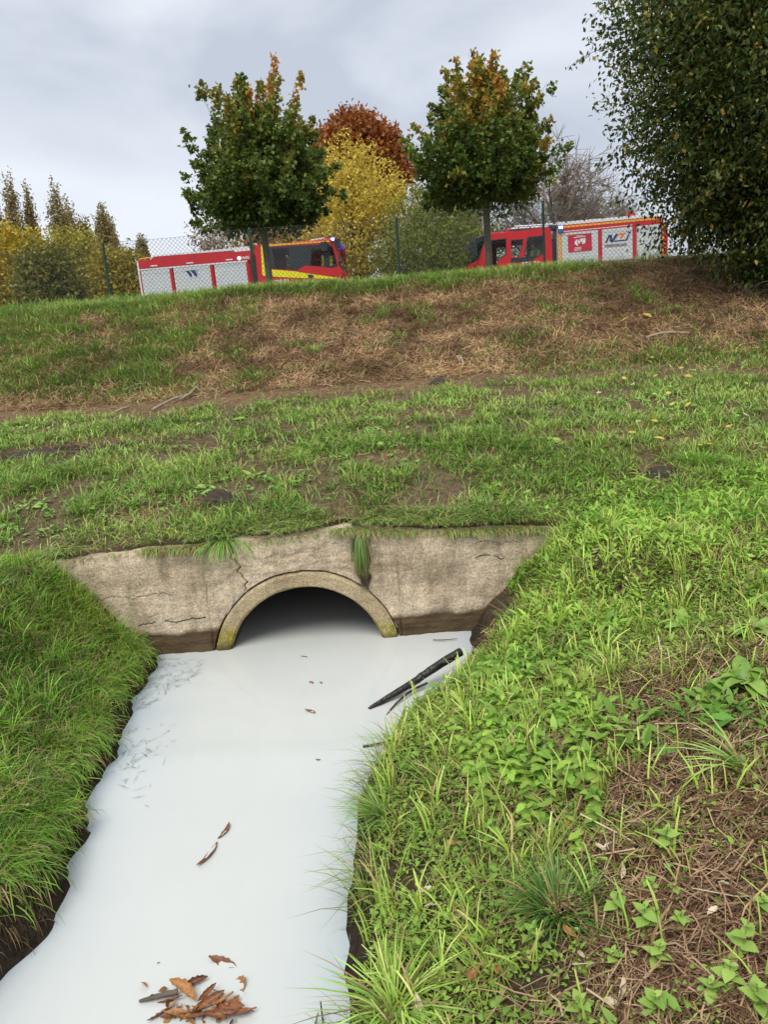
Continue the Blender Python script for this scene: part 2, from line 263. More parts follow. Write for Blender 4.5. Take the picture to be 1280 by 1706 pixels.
def mat_concrete(name, base, base2, moss=False, streak=True):
    m, n, l, o = newmat(name); b = n.new('ShaderNodeBsdfPrincipled'); b.inputs['Roughness'].default_value = 0.9; b.inputs['Specular IOR Level'].default_value = 0.2
    tc = n.new('ShaderNodeTexCoord'); P = tc.outputs['Object']; sp = n.new('ShaderNodeSeparateXYZ'); l.new(P, sp.inputs[0])
    def noise(sc, det, rough=0.55, stretch=None):
        nz = n.new('ShaderNodeTexNoise'); nz.inputs['Scale'].default_value = sc; nz.inputs['Detail'].default_value = det; nz.inputs['Roughness'].default_value = rough
        if stretch:
            mp = n.new('ShaderNodeMapping'); mp.inputs['Scale'].default_value = stretch; l.new(P, mp.inputs['Vector']); l.new(mp.outputs[0], nz.inputs['Vector'])
        else: l.new(P, nz.inputs['Vector'])
        return nz.outputs['Fac']
    def ramp(f, a, ca, bb, cb):
        rp = n.new('ShaderNodeValToRGB'); e = rp.color_ramp.elements; e[0].position = a; e[0].color = ca + (1,); e[1].position = bb; e[1].color = cb + (1,); l.new(f, rp.inputs['Fac']); return rp.outputs['Color']
    def mix(f, a, c, mode='MIX'):
        x = n.new('ShaderNodeMix'); x.data_type = 'RGBA'; x.blend_type = mode
        if hasattr(f, 'links'): l.new(f, x.inputs['Factor'])
        else: x.inputs['Factor'].default_value = f
        for k, q in (('A', a), ('B', c)):
            if hasattr(q, 'links'): l.new(q, x.inputs[k])
            else: x.inputs[k].default_value = tuple(q) + (1,)
        return x.outputs['Result']
    big = noise(3.2, 6); gr = noise(85, 6, 0.7); agg = noise(38, 3, 0.6); lay = noise(4, 5, 0.6, (1, 1, 7))
    c = mix(ramp(big, 0.32, (0, 0, 0), 0.68, (1, 1, 1)), base, base2)
    c = mix(1.0, c, ramp(gr, 0.28, (0.42, 0.41, 0.40), 0.72, (1.42, 1.40, 1.36)), 'MULTIPLY')
    c = mix(1.0, c, ramp(lay, 0.36, (0.84, 0.84, 0.85), 0.6, (1.06, 1.06, 1.06)), 'MULTIPLY'); stk = noise(3.5, 5, 0.6, (2.2, 1, 0.35)); c = mix(1.0, c, ramp(stk, 0.34, (0.74, 0.73, 0.70), 0.52, (1.10, 1.09, 1.08)), 'MULTIPLY'); spk = noise(150, 2, 0.5); c = mix(ramp(spk, 0.70, (0, 0, 0), 0.74, (0.7, 0.7, 0.7)), c, (0.68, 0.62, 0.52)); c = mix(ramp(spk, 0.27, (0.75, 0.75, 0.75), 0.31, (0, 0, 0)), c, (0.13, 0.10, 0.07))
    ao = n.new('ShaderNodeMath'); ao.operation = 'MULTIPLY_ADD'; ao.inputs[1].default_value = 0.13; l.new(big, ao.inputs[0]); l.new(sp.outputs['Z'], ao.inputs[2])   # wavy tide mark
    tide = n.new('ShaderNodeMapRange'); tide.inputs['From Min'].default_value = 0.20; tide.inputs['From Max'].default_value = 0.235; tide.inputs['To Min'].default_value = 1; tide.inputs['To Max'].default_value = 0; l.new(ao.outputs[0], tide.inputs['Value'])
    if not moss:
        wet = mix(ramp(lay, 0.4, (0, 0, 0), 0.62, (1, 1, 1)), (0.075, 0.050, 0.028), (0.14, 0.095, 0.05)); c = mix(tide.outputs[0], c, wet)
        # a few thin horizontal cracks
        nc = noise(9, 5, 0.65, (1, 0.01, 0.03)); brk = noise(9, 3, 0.5, (1, 0.01, 0.2))
        def crackline(z0, slope, x0, x1, wd):
            def mth(op, a_, b_=None, c_=None):
                q = n.new('ShaderNodeMath'); q.operation = op
                for k_, w_ in enumerate((a_, b_, c_)):
                    if w_ is None: continue
                    if hasattr(w_, 'links'): l.new(w_, q.inputs[k_])
                    else: q.inputs[k_].default_value = w_
                return q.outputs[0]
            zz = mth('SUBTRACT', sp.outputs['Z'], mth('MULTIPLY_ADD', sp.outputs['X'], slope, z0)); zz = mth('ADD', zz, mth('MULTIPLY_ADD', nc, 0.10, -0.05)); dd = mth('ABSOLUTE', zz)
            inx = mth('MULTIPLY', mth('GREATER_THAN', sp.outputs['X'], x0), mth('LESS_THAN', sp.outputs['X'], x1))
            return mth('MULTIPLY', mth('MULTIPLY', mth('LESS_THAN', dd, wd), inx), mth('GREATER_THAN', brk, 0.43))
        for cr in ((0.235, 0.02, -1.05, -0.60, 0.004), (0.40, 0.0, -1.30, -0.80, 0.0018), (0.50, -0.02, 1.10, 1.28, 0.004), (0.57, 0.0, 1.10, 1.40, 0.002)):
            c = mix(crackline(*cr), c, (0.045, 0.036, 0.026))
    else:
        mg = n.new('ShaderNodeMapRange'); mg.inputs['From Min'].default_value = 0.16; mg.inputs['From Max'].default_value = 0.24; mg.inputs['To Min'].default_value = 1; mg.inputs['To Max'].default_value = 0; l.new(ao.outputs[0], mg.inputs['Value'])
        mm = mix(1.0, mg.outputs[0], ramp(agg, 0.36, (0.1, 0.1, 0.1), 0.55, (0.95, 0.95, 0.95)), 'MULTIPLY'); c = mix(mm, c, mix(gr, (0.16, 0.14, 0.012), (0.42, 0.36, 0.02)))
        wt = n.new('ShaderNodeMapRange'); wt.inputs['From Min'].default_value = 0.075; wt.inputs['From Max'].default_value = 0.12; wt.inputs['To Min'].default_value = 0.85; wt.inputs['To Max'].default_value = 0; l.new(ao.outputs[0], wt.inputs['Value'])
        c = mix(wt.outputs[0], c, (0.07, 0.058, 0.025))
    l.new(c, b.inputs['Base Color'])
    ad = n.new('ShaderNodeMath'); ad.operation = 'ADD'; l.new(gr, ad.inputs[0]); l.new(agg, ad.inputs[1])
    bp = n.new('ShaderNodeBump'); bp.inputs['Strength'].default_value = 0.75; bp.inputs['Distance'].default_value = 0.012; l.new(ad.outputs[0], bp.inputs['Height']); l.new(bp.outputs[0], b.inputs['Normal'])
    l.new(b.outputs[0], o.inputs['Surface']); return m
M['ground'] = mat_ground(); M['water'] = mat_water()
M['concrete'] = mat_concrete('weathered_concrete', (0.52, 0.41, 0.285), (0.72, 0.605, 0.455))
M['pipe'] = mat_concrete('mossy_pipe_concrete', (0.42, 0.33, 0.20), (0.56, 0.46, 0.30), moss=True)

# ------------------------------------------------------------------ where things grow
def blob(x, y, u, v, rx, ry):
    p = G(u, v); return np.exp(-(((x - p[0]) / rx) ** 2 + ((y - p[1]) / ry) ** 2))
_BARE = [(60, 757, 0.55, 0.10), (200, 745, 0.45, 0.13), (0, 770, 0.5, 0.13), (110, 745, 0.3, 0.08)]
_TAN = [(170, 735, 0.7, 0.25), (670, 760, 0.35, 0.3), (700, 690, 0.7, 0.25), (640, 720, 0.3, 0.12), (270, 850, 0.35, 0.18), (560, 870, 0.5, 0.12), (850, 860, 0.7, 0.16), (1180, 620, 1.0, 0.4), (990, 720, 0.5, 0.25), (1100, 790, 0.25, 0.15), (1240, 820, 0.5, 0.15)]
def masks(x, y):
    """green cover, dry straw cover, bare dark soil (all 0..1)"""
    n1 = fbm(x * 0.9, y * 0.9, 41, 4); n2 = fbm(x * 2.6, y * 2.6, 47, 4)
    bare = sum(blob(x, y, *b) for b in _BARE); tan = sum(blob(x, y, *b) for b in _TAN)
    ter = np.clip(0.62 + 2.6 * (n2 - 0.5), 0.12, 1) * (1 - 0.85 * np.clip(tan, 0, 1)) * (1 - np.clip(bare, 0, 1))
    toe = np.exp(-((y - (9.05 + 0.25 * np.sin(x * 0.8) - 0.05 * x + .5 * (n2 - .5))) / 0.55) ** 2) * (1 - 0.55 * sstep(0.6, 2.4, x))
    lf = 1 - sstep(-3.8, -1.2, x + 3.0 * (n1 - 0.5))
    emb = np.clip((0.04 + 0.74 * lf) + 2.2 * (n2 - 0.52), 0.015, 0.95)
    rs = sstep(10.6, 9.4, y) * sstep(1.0, 2.2, x) * 0.45
    top = sstep(13.35, 14.0, y + 0.7 * (n2 - 0.5) + 0.35 * sstep(-2, -5, x))
    g = np.where(y < 9.3, ter, np.maximum(np.maximum(emb, rs), top)) * (1 - 0.97 * np.clip(toe * 1.25, 0, 1))
    g = g * (1 - 0.85 * sstep(3.6, 4.6, x - 0.25 * (14 - y)) * sstep(9.8, 10.6, y))
    s = np.where(y < 9.3, 0.15 + 0.6 * np.clip(tan, 0, 1), 1 - 0.85 * g) ; s = np.maximum(s, toe * 0.9)
    # near the stream
    nl = (y < 4.68) & (x < -1.0); nr = (y < 4.68) & (x >= -1.0)
    dl = xL(np.minimum(y, 4.7)) - x; dr = x - xR(np.minimum(y, 4.7))
    gl = sstep(0.0, 0.08, dl - 0.005 - 0.09 * sstep(2.7, 2.1, y) + 0.16 * (n2 - 0.5)) * np.clip(0.8 + 0.8 * (n2 - 0.4), 0.3, 1)
    dry = sstep(-0.12, 0.16, x - np.interp(y, [1.3, 1.52, 1.68, 1.86, 2.2, 2.6, 3.0], [.20, .30, .40, .52, .66, .74, 1.1]) + 1.0 * (n2 - 0.5)) * sstep(3.3, 2.7, y)
    gr = (1 - 0.85 * sstep(.50, .60, fbm(x * 4.2 + 3, y * 4.2, 133, 3)) * sstep(2.6, 2.1, y)) * sstep(0.02, 0.10, dr - 0.16 * sstep(3.4, 3.9, y)) * np.clip(0.80 + 2.0 * (n2 - 0.5), 0.15, 1) * (1 - 0.82 * dry)
    g = np.where(nl, gl, np.where(nr, gr, g)); s = np.where(nl, 0.12, np.where(nr, 0.15 + 0.85 * dry, s))
    bare = np.where(nl, sstep(0.20, 0.05, dl), np.where(nr, np.maximum(sstep(0.12, 0.02, dr), 0), np.clip(bare, 0, 1)))
    return g, s, bare

# ------------------------------------------------------------------ ground, water, road
def lines(*segs): return np.unique(np.concatenate([np.arange(a, b, s) for a, b, s in segs]))
gx = np.concatenate([-np.geomspace(14, 900, 26)[::-1], np.arange(-13.8, -3.0, 0.14), np.arange(-3.0, 3.0, 0.035), np.arange(3.0, 13.9, 0.14), np.geomspace(14, 900, 26)])
gy = np.concatenate([-np.geomspace(1.4, 300, 18)[::-1], np.arange(-1.2, 1.2, 0.15), np.arange(1.2, 4.6, 0.035), [4.655, 4.705], np.arange(4.75, 10, 0.07), np.arange(10, 17.5, 0.11), np.arange(17.6, 40, 0.9), np.geomspace(41, 1500, 24)])
XX, YY = np.meshgrid(gx, gy); ZZ = H(XX, YY)
g_, s_, b_ = masks(XX.ravel(), YY.ravel())
c_soil = np.array([0.050, 0.036, 0.025]); c_straw = np.array([0.25, 0.165, 0.09]); c_moss = np.array([0.055, 0.056, 0.022]); c_tan = np.array([0.17, 0.125, 0.08])
gc = c_tan[None] * (1 - s_[:, None]) + c_straw[None] * s_[:, None]
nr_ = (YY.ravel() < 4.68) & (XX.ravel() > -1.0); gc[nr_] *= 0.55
gc = gc * (1 - 0.75 * g_[:, None]) + c_moss[None] * 0.75 * g_[:, None]
gc = gc * (1 - b_[:, None]) + c_soil[None] * b_[:, None]
nx, ny = len(gx), len(gy); ii = (np.arange(ny - 1)[:, None] * nx + np.arange(nx - 1)[None]); tris = []
PIPE_X, RO, RI, PIPE_Z = -0.552, 0.598, 0.492, -0.118
cx = (gx[:-1] + gx[1:]) / 2; cy = (gy[:-1] + gy[1:]) / 2
hole = (cy[:, None] > 4.58) & (cy[:, None] < 4.74) & (np.abs(cx[None] - PIPE_X) < RO - 0.01)
q = ii[~hole]; tri = np.concatenate([np.stack([q, q + 1, q + nx + 1], 1), np.stack([q, q + nx + 1, q + nx], 1)])
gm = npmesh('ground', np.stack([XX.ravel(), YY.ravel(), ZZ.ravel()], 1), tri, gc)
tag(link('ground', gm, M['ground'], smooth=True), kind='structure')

wx = np.arange(-2.6, 1.0, 0.03); wy = np.concatenate([np.arange(-40, 0, 2.0), np.arange(0, WY + 0.03, 0.05), [4.75]]); WX, WYY = np.meshgrid(wx, wy); yl_ = np.minimum(WYY, 4.56)
WX = np.where(WYY < 0, WX + np.interp(WYY, [-40, 0], [-3.0, 0]), WX)
dep = np.minimum(WX - xL(yl_), xR(yl_) - WX)                     # shallow margin: thin milk over dark mud looks bluish
thin = 0.75 * np.exp(-np.maximum(dep, 0) / 0.10) * (0.55 + 0.9 * fbm(WX * 5, WYY * 5, 191, 3)) + 0.35 * np.exp(-(((WX + 1.35) / 0.22) ** 2 + ((WYY - 3.9) / 0.75) ** 2)) * fbm(WX * 7, WYY * 5, 193, 3) * 1.6
q = (np.arange(len(wy) - 1)[:, None] * len(wx) + np.arange(len(wx) - 1)[None]).ravel(); tri = np.concatenate([np.stack([q, q + 1, q + len(wx) + 1], 1), np.stack([q, q + len(wx) + 1, q + len(wx)], 1)])
V_ = np.stack([WX.ravel(), WYY.ravel(), 0 * WX.ravel()], 1); k_ = len(V_); V_ = np.concatenate([V_, [(PIPE_X - .5, 4.75, 0), (PIPE_X + .5, 4.75, 0), (PIPE_X + .5, 10.9, 0), (PIPE_X - .5, 10.9, 0)]]); tri = np.concatenate([tri, [(k_, k_ + 1, k_ + 2), (k_, k_ + 2, k_ + 3)]])
th_ = np.concatenate([np.clip(thin.ravel(), 0, .85), np.zeros(4)])
tag(link('stream_water', npmesh('stream_water', V_, tri, np.repeat(th_[:, None], 3, 1)), M['water'], smooth=True), kind='structure')
rd = MB(); rd.add([(-300, 26.6, 2.245), (300, 26.6, 2.245), (300, 34.5, 2.215), (-300, 34.5, 2.215)], [(0, 1, 2, 3)])
tag(rd.build('road', M['asphalt']), kind='structure')
ROADZ = 2.24

# ------------------------------------------------------------------ culvert: headwall blocks and pipe
hw = empty('culvert_headwall', (PIPE_X, WY, 0))
tag(hw, 'cracked weathered concrete culvert headwall with a half round pipe opening over the milky stream', 'culvert wall')
def crack1(z):
    z = max(z, 0.40); return -0.985 + 0.32 * (0.69 - z) + 0.012 * math.sin(z * 60) + 0.008 * math.sin(z * 131 + 1)
def gapL(z): return -0.205 + 0.012 * math.sin(z * 40) + 0.05 * (0.69 - z)
def gapR(z): return -0.105 + 0.010 * math.sin(z * 47 + 2) - 0.05 * (0.69 - z)
def block(name, x0, x1, fl, fr):
    n = max(8, int((x1 - x0) / 0.014)); m = 40; V = []; Fq = []
    def ring(x): dx = abs(x - PIPE_X); return PIPE_Z + math.sqrt((RO + 0.008) ** 2 - dx * dx) if dx < RO + 0.0078 else -0.45
    for i in range(n + 1):
        t = i / n; xm = x0 + (x1 - x0) * t; top = float(walltop(xm)) + 0.022 * float(fbm(np.array(xm * 14), np.array(3.0), 61, 4) - 0.5)
        at_ = lambda z: xm + ((fl(z) - x0) * max(0, 1 - (xm - x0) / .10) if fl else 0) + ((fr(z) - x1) * max(0, 1 - (x1 - xm) / .10) if fr else 0)
        lo = -0.45
        for _ in range(12): lo = max(-0.45, 0.5 * lo + 0.5 * ring(at_(lo))) if ring(at_(lo)) > -0.4 else (-0.45 if _ == 0 else lo)
        if ring(at_(lo)) < -0.4: lo = -0.45
        for j in range(m + 1):
            z = lo + (top - lo) * j / m; x = at_(z)
            y = WY + 0.034 * float(fbm(np.array(x * 5), np.array(z * 6), 71, 4) - 0.5) + 0.022 * float(fbm(np.array(x * 26), np.array(z * 30), 73, 3) - 0.5)
            e = min(t, 1 - t) * (x1 - x0); y += 0.03 * math.exp(-((top - z) / 0.03) ** 2) + (0.010 * math.exp(-(e / 0.012) ** 2))
            y += 0.006 * sstep(0.52, 0.60, float(fbm(np.array(x * 3.1 + 4), np.array(z * 9), 75, 3)))
            V.append((x - PIPE_X, y - WY, z))
    N = (n + 1) * (m + 1); V += [(v[0], 0.30, v[2]) for v in V]
    k = lambda i, j: i * (m + 1) + j
    for i in range(n):
        for j in range(m): Fq += [(k(i, j), k(i + 1, j), k(i + 1, j + 1), k(i, j + 1)), (N + k(i, j), N + k(i, j + 1), N + k(i + 1, j + 1), N + k(i + 1, j))]
        Fq += [(k(i, m), k(i + 1, m), N + k(i + 1, m), N + k(i, m)), (k(i, 0), N + k(i, 0), N + k(i + 1, 0), k(i + 1, 0))]
    for j in range(m): Fq += [(k(0, j), k(0, j + 1), N + k(0, j + 1), N + k(0, j)), (k(n, j), N + k(n, j), N + k(n, j + 1), k(n, j + 1))]
    b = MB(); b.add(V, Fq); return b.build(name, M['concrete'], hw, smooth=True)
block('wall_block', -2.35, -0.95, None, lambda z: crack1(z) - 0.004)['label'] = 'left block of the headwall beyond the crack'
block('wall_block', -0.94, -0.205, lambda z: crack1(z) + 0.004, gapL)['label'] = 'short block above the pipe crown'
block('wall_block', -0.105, 1.55, gapR, None)['label'] = 'right block of the headwall with a dark tide mark'
pv = []; pf = []; nA = 72; prof = [(RO, 0.06), (RO - 0.004, 0.004), (RO - 0.02, -0.012), (RI + 0.015, -0.012), (RI, 0.008), (RI, 0.5), (RI, 6.2), (0.001, 6.2)]
for a in range(nA):
    th = 2 * math.pi * a / nA
    for i, (r, h) in enumerate(prof):
        j = 0.010 * float(fbm(np.array(math.cos(th) * 5), np.array(math.sin(th) * 5 + i), 81, 3) - 0.5) if i < 5 else 0
        pv.append(((r + j) * math.cos(th), h + j * 0.8, PIPE_Z + (r + j) * math.sin(th)))
m_ = len(prof)
for a in range(nA):
    for i in range(m_ - 1): pf.append((a * m_ + i, a * m_ + i + 1, ((a + 1) % nA) * m_ + i + 1, ((a + 1) % nA) * m_ + i))
M['bore'] = paint('shade_painted_bore', (0.15, 0.13, 0.10), 0.6, dirt=0.5, scale=9, bump=0.4)  # shade inside the pipe painted in: bore colour darker than the pipe concrete
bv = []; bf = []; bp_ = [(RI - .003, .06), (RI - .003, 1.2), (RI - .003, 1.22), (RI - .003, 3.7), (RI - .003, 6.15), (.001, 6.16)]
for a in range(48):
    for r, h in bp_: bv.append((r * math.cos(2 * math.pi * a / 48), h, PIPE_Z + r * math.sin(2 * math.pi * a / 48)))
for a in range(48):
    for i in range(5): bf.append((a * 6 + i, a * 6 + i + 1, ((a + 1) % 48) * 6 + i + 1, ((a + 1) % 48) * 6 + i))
b = MB(); b.add(bv, bf); b.build('pipe_bore', M['bore'], hw, smooth=True)['label'] = 'inside of the pipe with its shade painted in as a darker colour'
b = MB(); b.add(pv, pf); b.build('pipe', M['pipe'], hw, smooth=False)['label'] = 'concrete pipe end with yellow green moss near the water'

# ------------------------------------------------------------------ vegetation builders (numpy)
def unit(v): return v / np.maximum(np.linalg.norm(v, axis=-1, keepdims=True), 1e-9)
def blade_arrays(base, h, w, az, lean, col, seg=2, tipcol=None, blunt=0.0, hang=None, dead=0.16):
    n = len(base); d = np.stack([np.cos(az), np.sin(az), np.zeros(n)], 1); tw = az + rng.uniform(-0.9, 0.9, n); s = np.stack([-np.sin(tw), np.cos(tw), np.zeros(n)], 1)
    if np.mean(col[:, 1] > col[:, 0]) > .7:      # a share of yellowed and dead blades in any living sward
        k_ = rng.random(n) < dead; col = col.copy(); col[k_] = np.array([0.40, 0.29, 0.13]) * rng.uniform(.5, 1.35, (int(k_.sum()), 1)); tipcol = tipcol if tipcol is None else np.where(k_[:, None], col, tipcol)
    ts = np.linspace(0, 1, seg + 1); V = []; C = []
    for k, t in enumerate(ts):
        p = base + d * (h * lean * t ** 1.7)[:, None]; p[:, 2] += h * (t - 0.42 * np.minimum(lean, 1.9) * t * t)
        if hang is not None: p = base + d * (h * hang * np.sin(t * 1.5))[:, None]; p[:, 2] += h * (0.5 * hang * t - (0.75 + .3 * hang) * t ** 1.6)
        cc = col * (0.78 + 0.27 * t) if tipcol is None else col * (1 - t) + tipcol * t
        ww = (w * (1 - 0.35 * t))[:, None] if (k < seg) else (w * blunt)[:, None]
        if k < seg or blunt > 0: V += [p - s * ww * 0.5, p + s * ww * 0.5]; C += [cc, cc]
        else: V.append(p); C.append(cc)
    m = len(V); V = np.stack(V, 1).reshape(-1, 3); C = np.stack(C, 1).reshape(-1, 3); T = []
    for k in range(seg):
        a = 2 * k
        if k < seg - 1 or blunt > 0: T += [(a, a + 1, a + 3), (a, a + 3, a + 2)]
        else: T += [(a, a + 1, a + 2)]
    T = (np.arange(n)[:, None, None] * m + np.array(T)[None]).reshape(-1, 3); return V, T, C
def leaf_arrays(p, ax, nr, L, W, col, fold=0.18, ell=True):
    """pointed leaves: base at p, along ax, facing nr"""
    ax = unit(ax); nr = unit(nr - ax * np.sum(nr * ax, 1, keepdims=True)); sd = np.cross(nr, ax); L = L[:, None]; W = W[:, None]
    if ell:
        V = [p, p + ax * L * 0.33 + sd * W * 0.5 + nr * W * fold, p + ax * L * 0.33 - sd * W * 0.5 + nr * W * fold, p + ax * L * 0.68 + sd * W * 0.38 + nr * W * fold * 0.4, p + ax * L * 0.68 - sd * W * 0.38 + nr * W * fold * 0.4, p + ax * L - nr * W * 0.3]
        T = [(0, 2, 1), (1, 2, 4), (1, 4, 3), (3, 4, 5)]
    else:
        V = [p, p + ax * L * 0.45 + sd * W * 0.5 + nr * W * fold, p + ax * L * 0.45 - sd * W * 0.5 + nr * W * fold, p + ax * L]; T = [(0, 1, 3), (0, 3, 2)]
    n = len(p); m = len(V); V = np.stack(V, 1).reshape(-1, 3); C = np.repeat(col, m, 0)
    T = (np.arange(n)[:, None, None] * m + np.array(T)[None]).reshape(-1, 3); return V, T, C
def join(parts):
    V = []; T = []; C = []; k = 0
    for v, t, c in parts: V.append(v); T.append(t + k); C.append(c); k += len(v)
    return np.concatenate(V), np.concatenate(T), np.concatenate(C)
def vcol(n, a, b, t=None, jit=0.12):
    if a[1] > a[0] * 1.25: a = [a[0] * 1.32, a[1] * 1.42, a[2] * 1.40]; b = [b[0] * 1.26, min(.8, b[1] * 1.34), b[2] * 1.36]
    t = rng.random(n) if t is None else np.clip(t, 0, 1); c = np.array(a)[None] * (1 - t[:, None]) + np.array(b)[None] * t[:, None]
    return np.clip(c * (1 + rng.normal(0, jit, (n, 1))) * (1 + rng.normal(0, jit * 0.35, (n, 3))), 0.004, 0.9)
def scatter(n, x0, x1, y0, y1, dens, clump=0.0):
    """n points of the ground, kept with probability dens(x, y)"""
    if clump:
        k = max(1, n // 9); cx_ = rng.uniform(x0, x1, k); cy_ = rng.uniform(y0, y1, k); i = rng.integers(0, k, n); x = cx_[i] + rng.normal(0, clump, n); y = cy_[i] + rng.normal(0, clump, n)
    else: x = rng.uniform(x0, x1, n); y = rng.uniform(y0, y1, n)
    k = rng.random(n) < dens(x, y); x, y = x[k], y[k]; z = H(x, y); return np.stack([x, y, z], 1)
GR1, GR2, GRY, GRD = (0.085, 0.175, 0.022), (0.17, 0.29, 0.045), (0.26, 0.30, 0.07), (0.045, 0.10, 0.025)
ST1, ST2, ST3 = (0.20, 0.12, 0.06), (0.48, 0.34, 0.18), (0.55, 0.46, 0.30)

def wall_clear(p):      # keep blades off the headwall's face
    return p[~((p[:, 1] > 4.52) & (p[:, 1] < 4.70) & (p[:, 0] > xL(np.minimum(p[:, 1], 4.7)) - 0.30) & (p[:, 0] < 0.72))]
def inview(p, pad=0.06):
    z = p[:, 2] - EYE; f = p[:, 1] * math.cos(PITCH) - z * math.sin(PITCH); Y = (p[:, 1] * math.sin(PITCH) + z * math.cos(PITCH)) / f; X = p[:, 0] / f
    a = X * math.cos(ROLL) - Y * math.sin(ROLL); b = X * math.sin(ROLL) + Y * math.cos(ROLL)
    return p[(np.abs(a) < 0.5 + pad * 3) & (np.abs(b) < 0.6655 + pad * 3) & (f > 0.3)]

def clumps(k, x0, x1, y0, y1, dens, rr, h, w, nb, ca, cb, lean=(.3, 1.6), comb=.5, seg=3):
    c_ = inview(wall_clear(scatter(k, x0, x1, y0, y1, dens))); i = np.repeat(np.arange(len(c_)), nb); n = len(i); sz = rng.uniform(.45, 1.2, len(c_))[i]; a_ = rng.uniform(0, 6.28, n); r_ = rr * sz * np.sqrt(rng.random(n)); p = c_[i].copy(); p[:, 0] += r_ * np.cos(a_); p[:, 1] += r_ * np.sin(a_); p[:, 2] = np.minimum(H(p[:, 0], p[:, 1]), p[:, 2] + .05) - .004
    cd = rng.uniform(0, 6.28, len(c_))[i]; a_ = np.where(rng.random(n) < comb, cd + rng.normal(0, .5, n), a_ + rng.normal(0, .4, n)); tc_ = rng.random(len(c_))[i]
    return blade_arrays(p, rng.uniform(*h, n) * sz, rng.uniform(*w, n), a_, rng.uniform(*lean, n), vcol(n, ca, cb, tc_ * .8 + rng.normal(.1, .15, n), .18), seg)
# grass on the left bank
p = inview(wall_clear(scatter(80000, -3.6, -1.1, 1.3, 4.66, lambda x, y: (x < -1) * masks(x, y)[0])))
n = len(p); t = fbm(p[:, 0] * 2.2, p[:, 1] * 2.2, 91, 3); cl = fbm(p[:, 0] * 9, p[:, 1] * 9, 92, 2)
V1 = blade_arrays(p, rng.uniform(0.04, 0.11, n) * (0.45 + 1.1 * cl), rng.uniform(0.003, 0.0055, n), rng.uniform(0, 6.28, n), rng.uniform(0.2, 1.8, n), vcol(n, (0.07, 0.15, 0.014), (0.27, 0.37, 0.045), t * 2.2 - 0.65 + rng.normal(0, .18, n), .2), 2, dead=.14)
p = inview(scatter(5000, -3.4, -1.1, 1.3, 4.6, lambda x, y: (x < -1) * sstep(0.10, 0.2, xL(y) - x), 0.02)); n = len(p)
V2 = blade_arrays(p, rng.uniform(0.10, 0.19, n), rng.uniform(0.003, 0.006, n), rng.uniform(0, 6.28, n), rng.uniform(0.3, 1.4, n), vcol(n, (0.13, 0.28, 0.025), (0.30, 0.45, 0.07)), 3)
p = inview(scatter(5000, -3.4, -1.1, 1.3, 4.6, lambda x, y: (x < -1) * sstep(0.10, 0.2, xL(y) - x))); n = len(p)
V3 = blade_arrays(p, rng.uniform(0.05, 0.12, n), rng.uniform(0.002, 0.004, n), rng.uniform(0, 6.28, n), rng.uniform(0.8, 2.0, n), vcol(n, ST2, ST3), 2)
V4 = clumps(1500, -3.5, -1.15, 1.3, 4.6, lambda x, y: (x < -1) * masks(x, y)[0], .045, (.05, .125), (.003, .006), 30, (0.05, 0.14, 0.012), (0.25, 0.36, 0.04), comb=.7)
tag(link('bank_grass', npmesh('bank_grass', *join([V1, V2, V3, V4])), M['blade']), 'dense bright green lawn grass on the left stream bank', 'grass', kind='stuff')

# dead grass hanging down the left bank's dark soil face
yy = rng.uniform(1.3, 4.5, 5200); yy = yy[rng.random(len(yy)) < 0.25 + 0.75 * sstep(3.0, 2.2, yy)]; off = rng.uniform(0.0, 0.20, len(yy)); x = xL(yy) - off; p = np.stack([x, yy, H(x, yy) + 0.005], 1); n = len(p)
V1 = blade_arrays(p, rng.uniform(0.03, 0.12, n), rng.uniform(0.002, 0.004, n), rng.normal(-0.4, 0.9, n), rng.uniform(1.0, 2.3, n), vcol(n, (0.05, 0.036, 0.018), (0.30, 0.22, 0.10), rng.random(n) ** 1.6), 3, hang=rng.uniform(.15, .7, n))
yy = rng.uniform(1.3, 4.55, 9000); n2_ = fbm(yy * 3, yy * 0, 125, 3); yy = yy[rng.random(len(yy)) < 0.06 + 0.80 * sstep(2.4, 3.2, yy + 3.5 * (n2_ - .5))]; x = xL(yy) - rng.uniform(0.02, 0.16, len(yy)); p = np.stack([x, yy, H(x, yy) + .01], 1); n = len(p)
V2 = blade_arrays(p, rng.uniform(0.04, 0.12, n), rng.uniform(0.003, 0.005, n), rng.normal(-0.3, 0.8, n), rng.uniform(.5, 1.5, n), vcol(n, (0.07, 0.14, 0.02), (0.22, 0.34, 0.05)), 3, hang=rng.uniform(.3, 1.3, n)); V1 = join([V1, V2])
V1[0][:, 2] = np.maximum(V1[0][:, 2], -0.03)
tag(link('hanging_dead_grass', npmesh('hanging_dead_grass', *V1), M['straw']), 'dark dead grass and roots hanging over the left bank face', 'dead grass', kind='stuff')

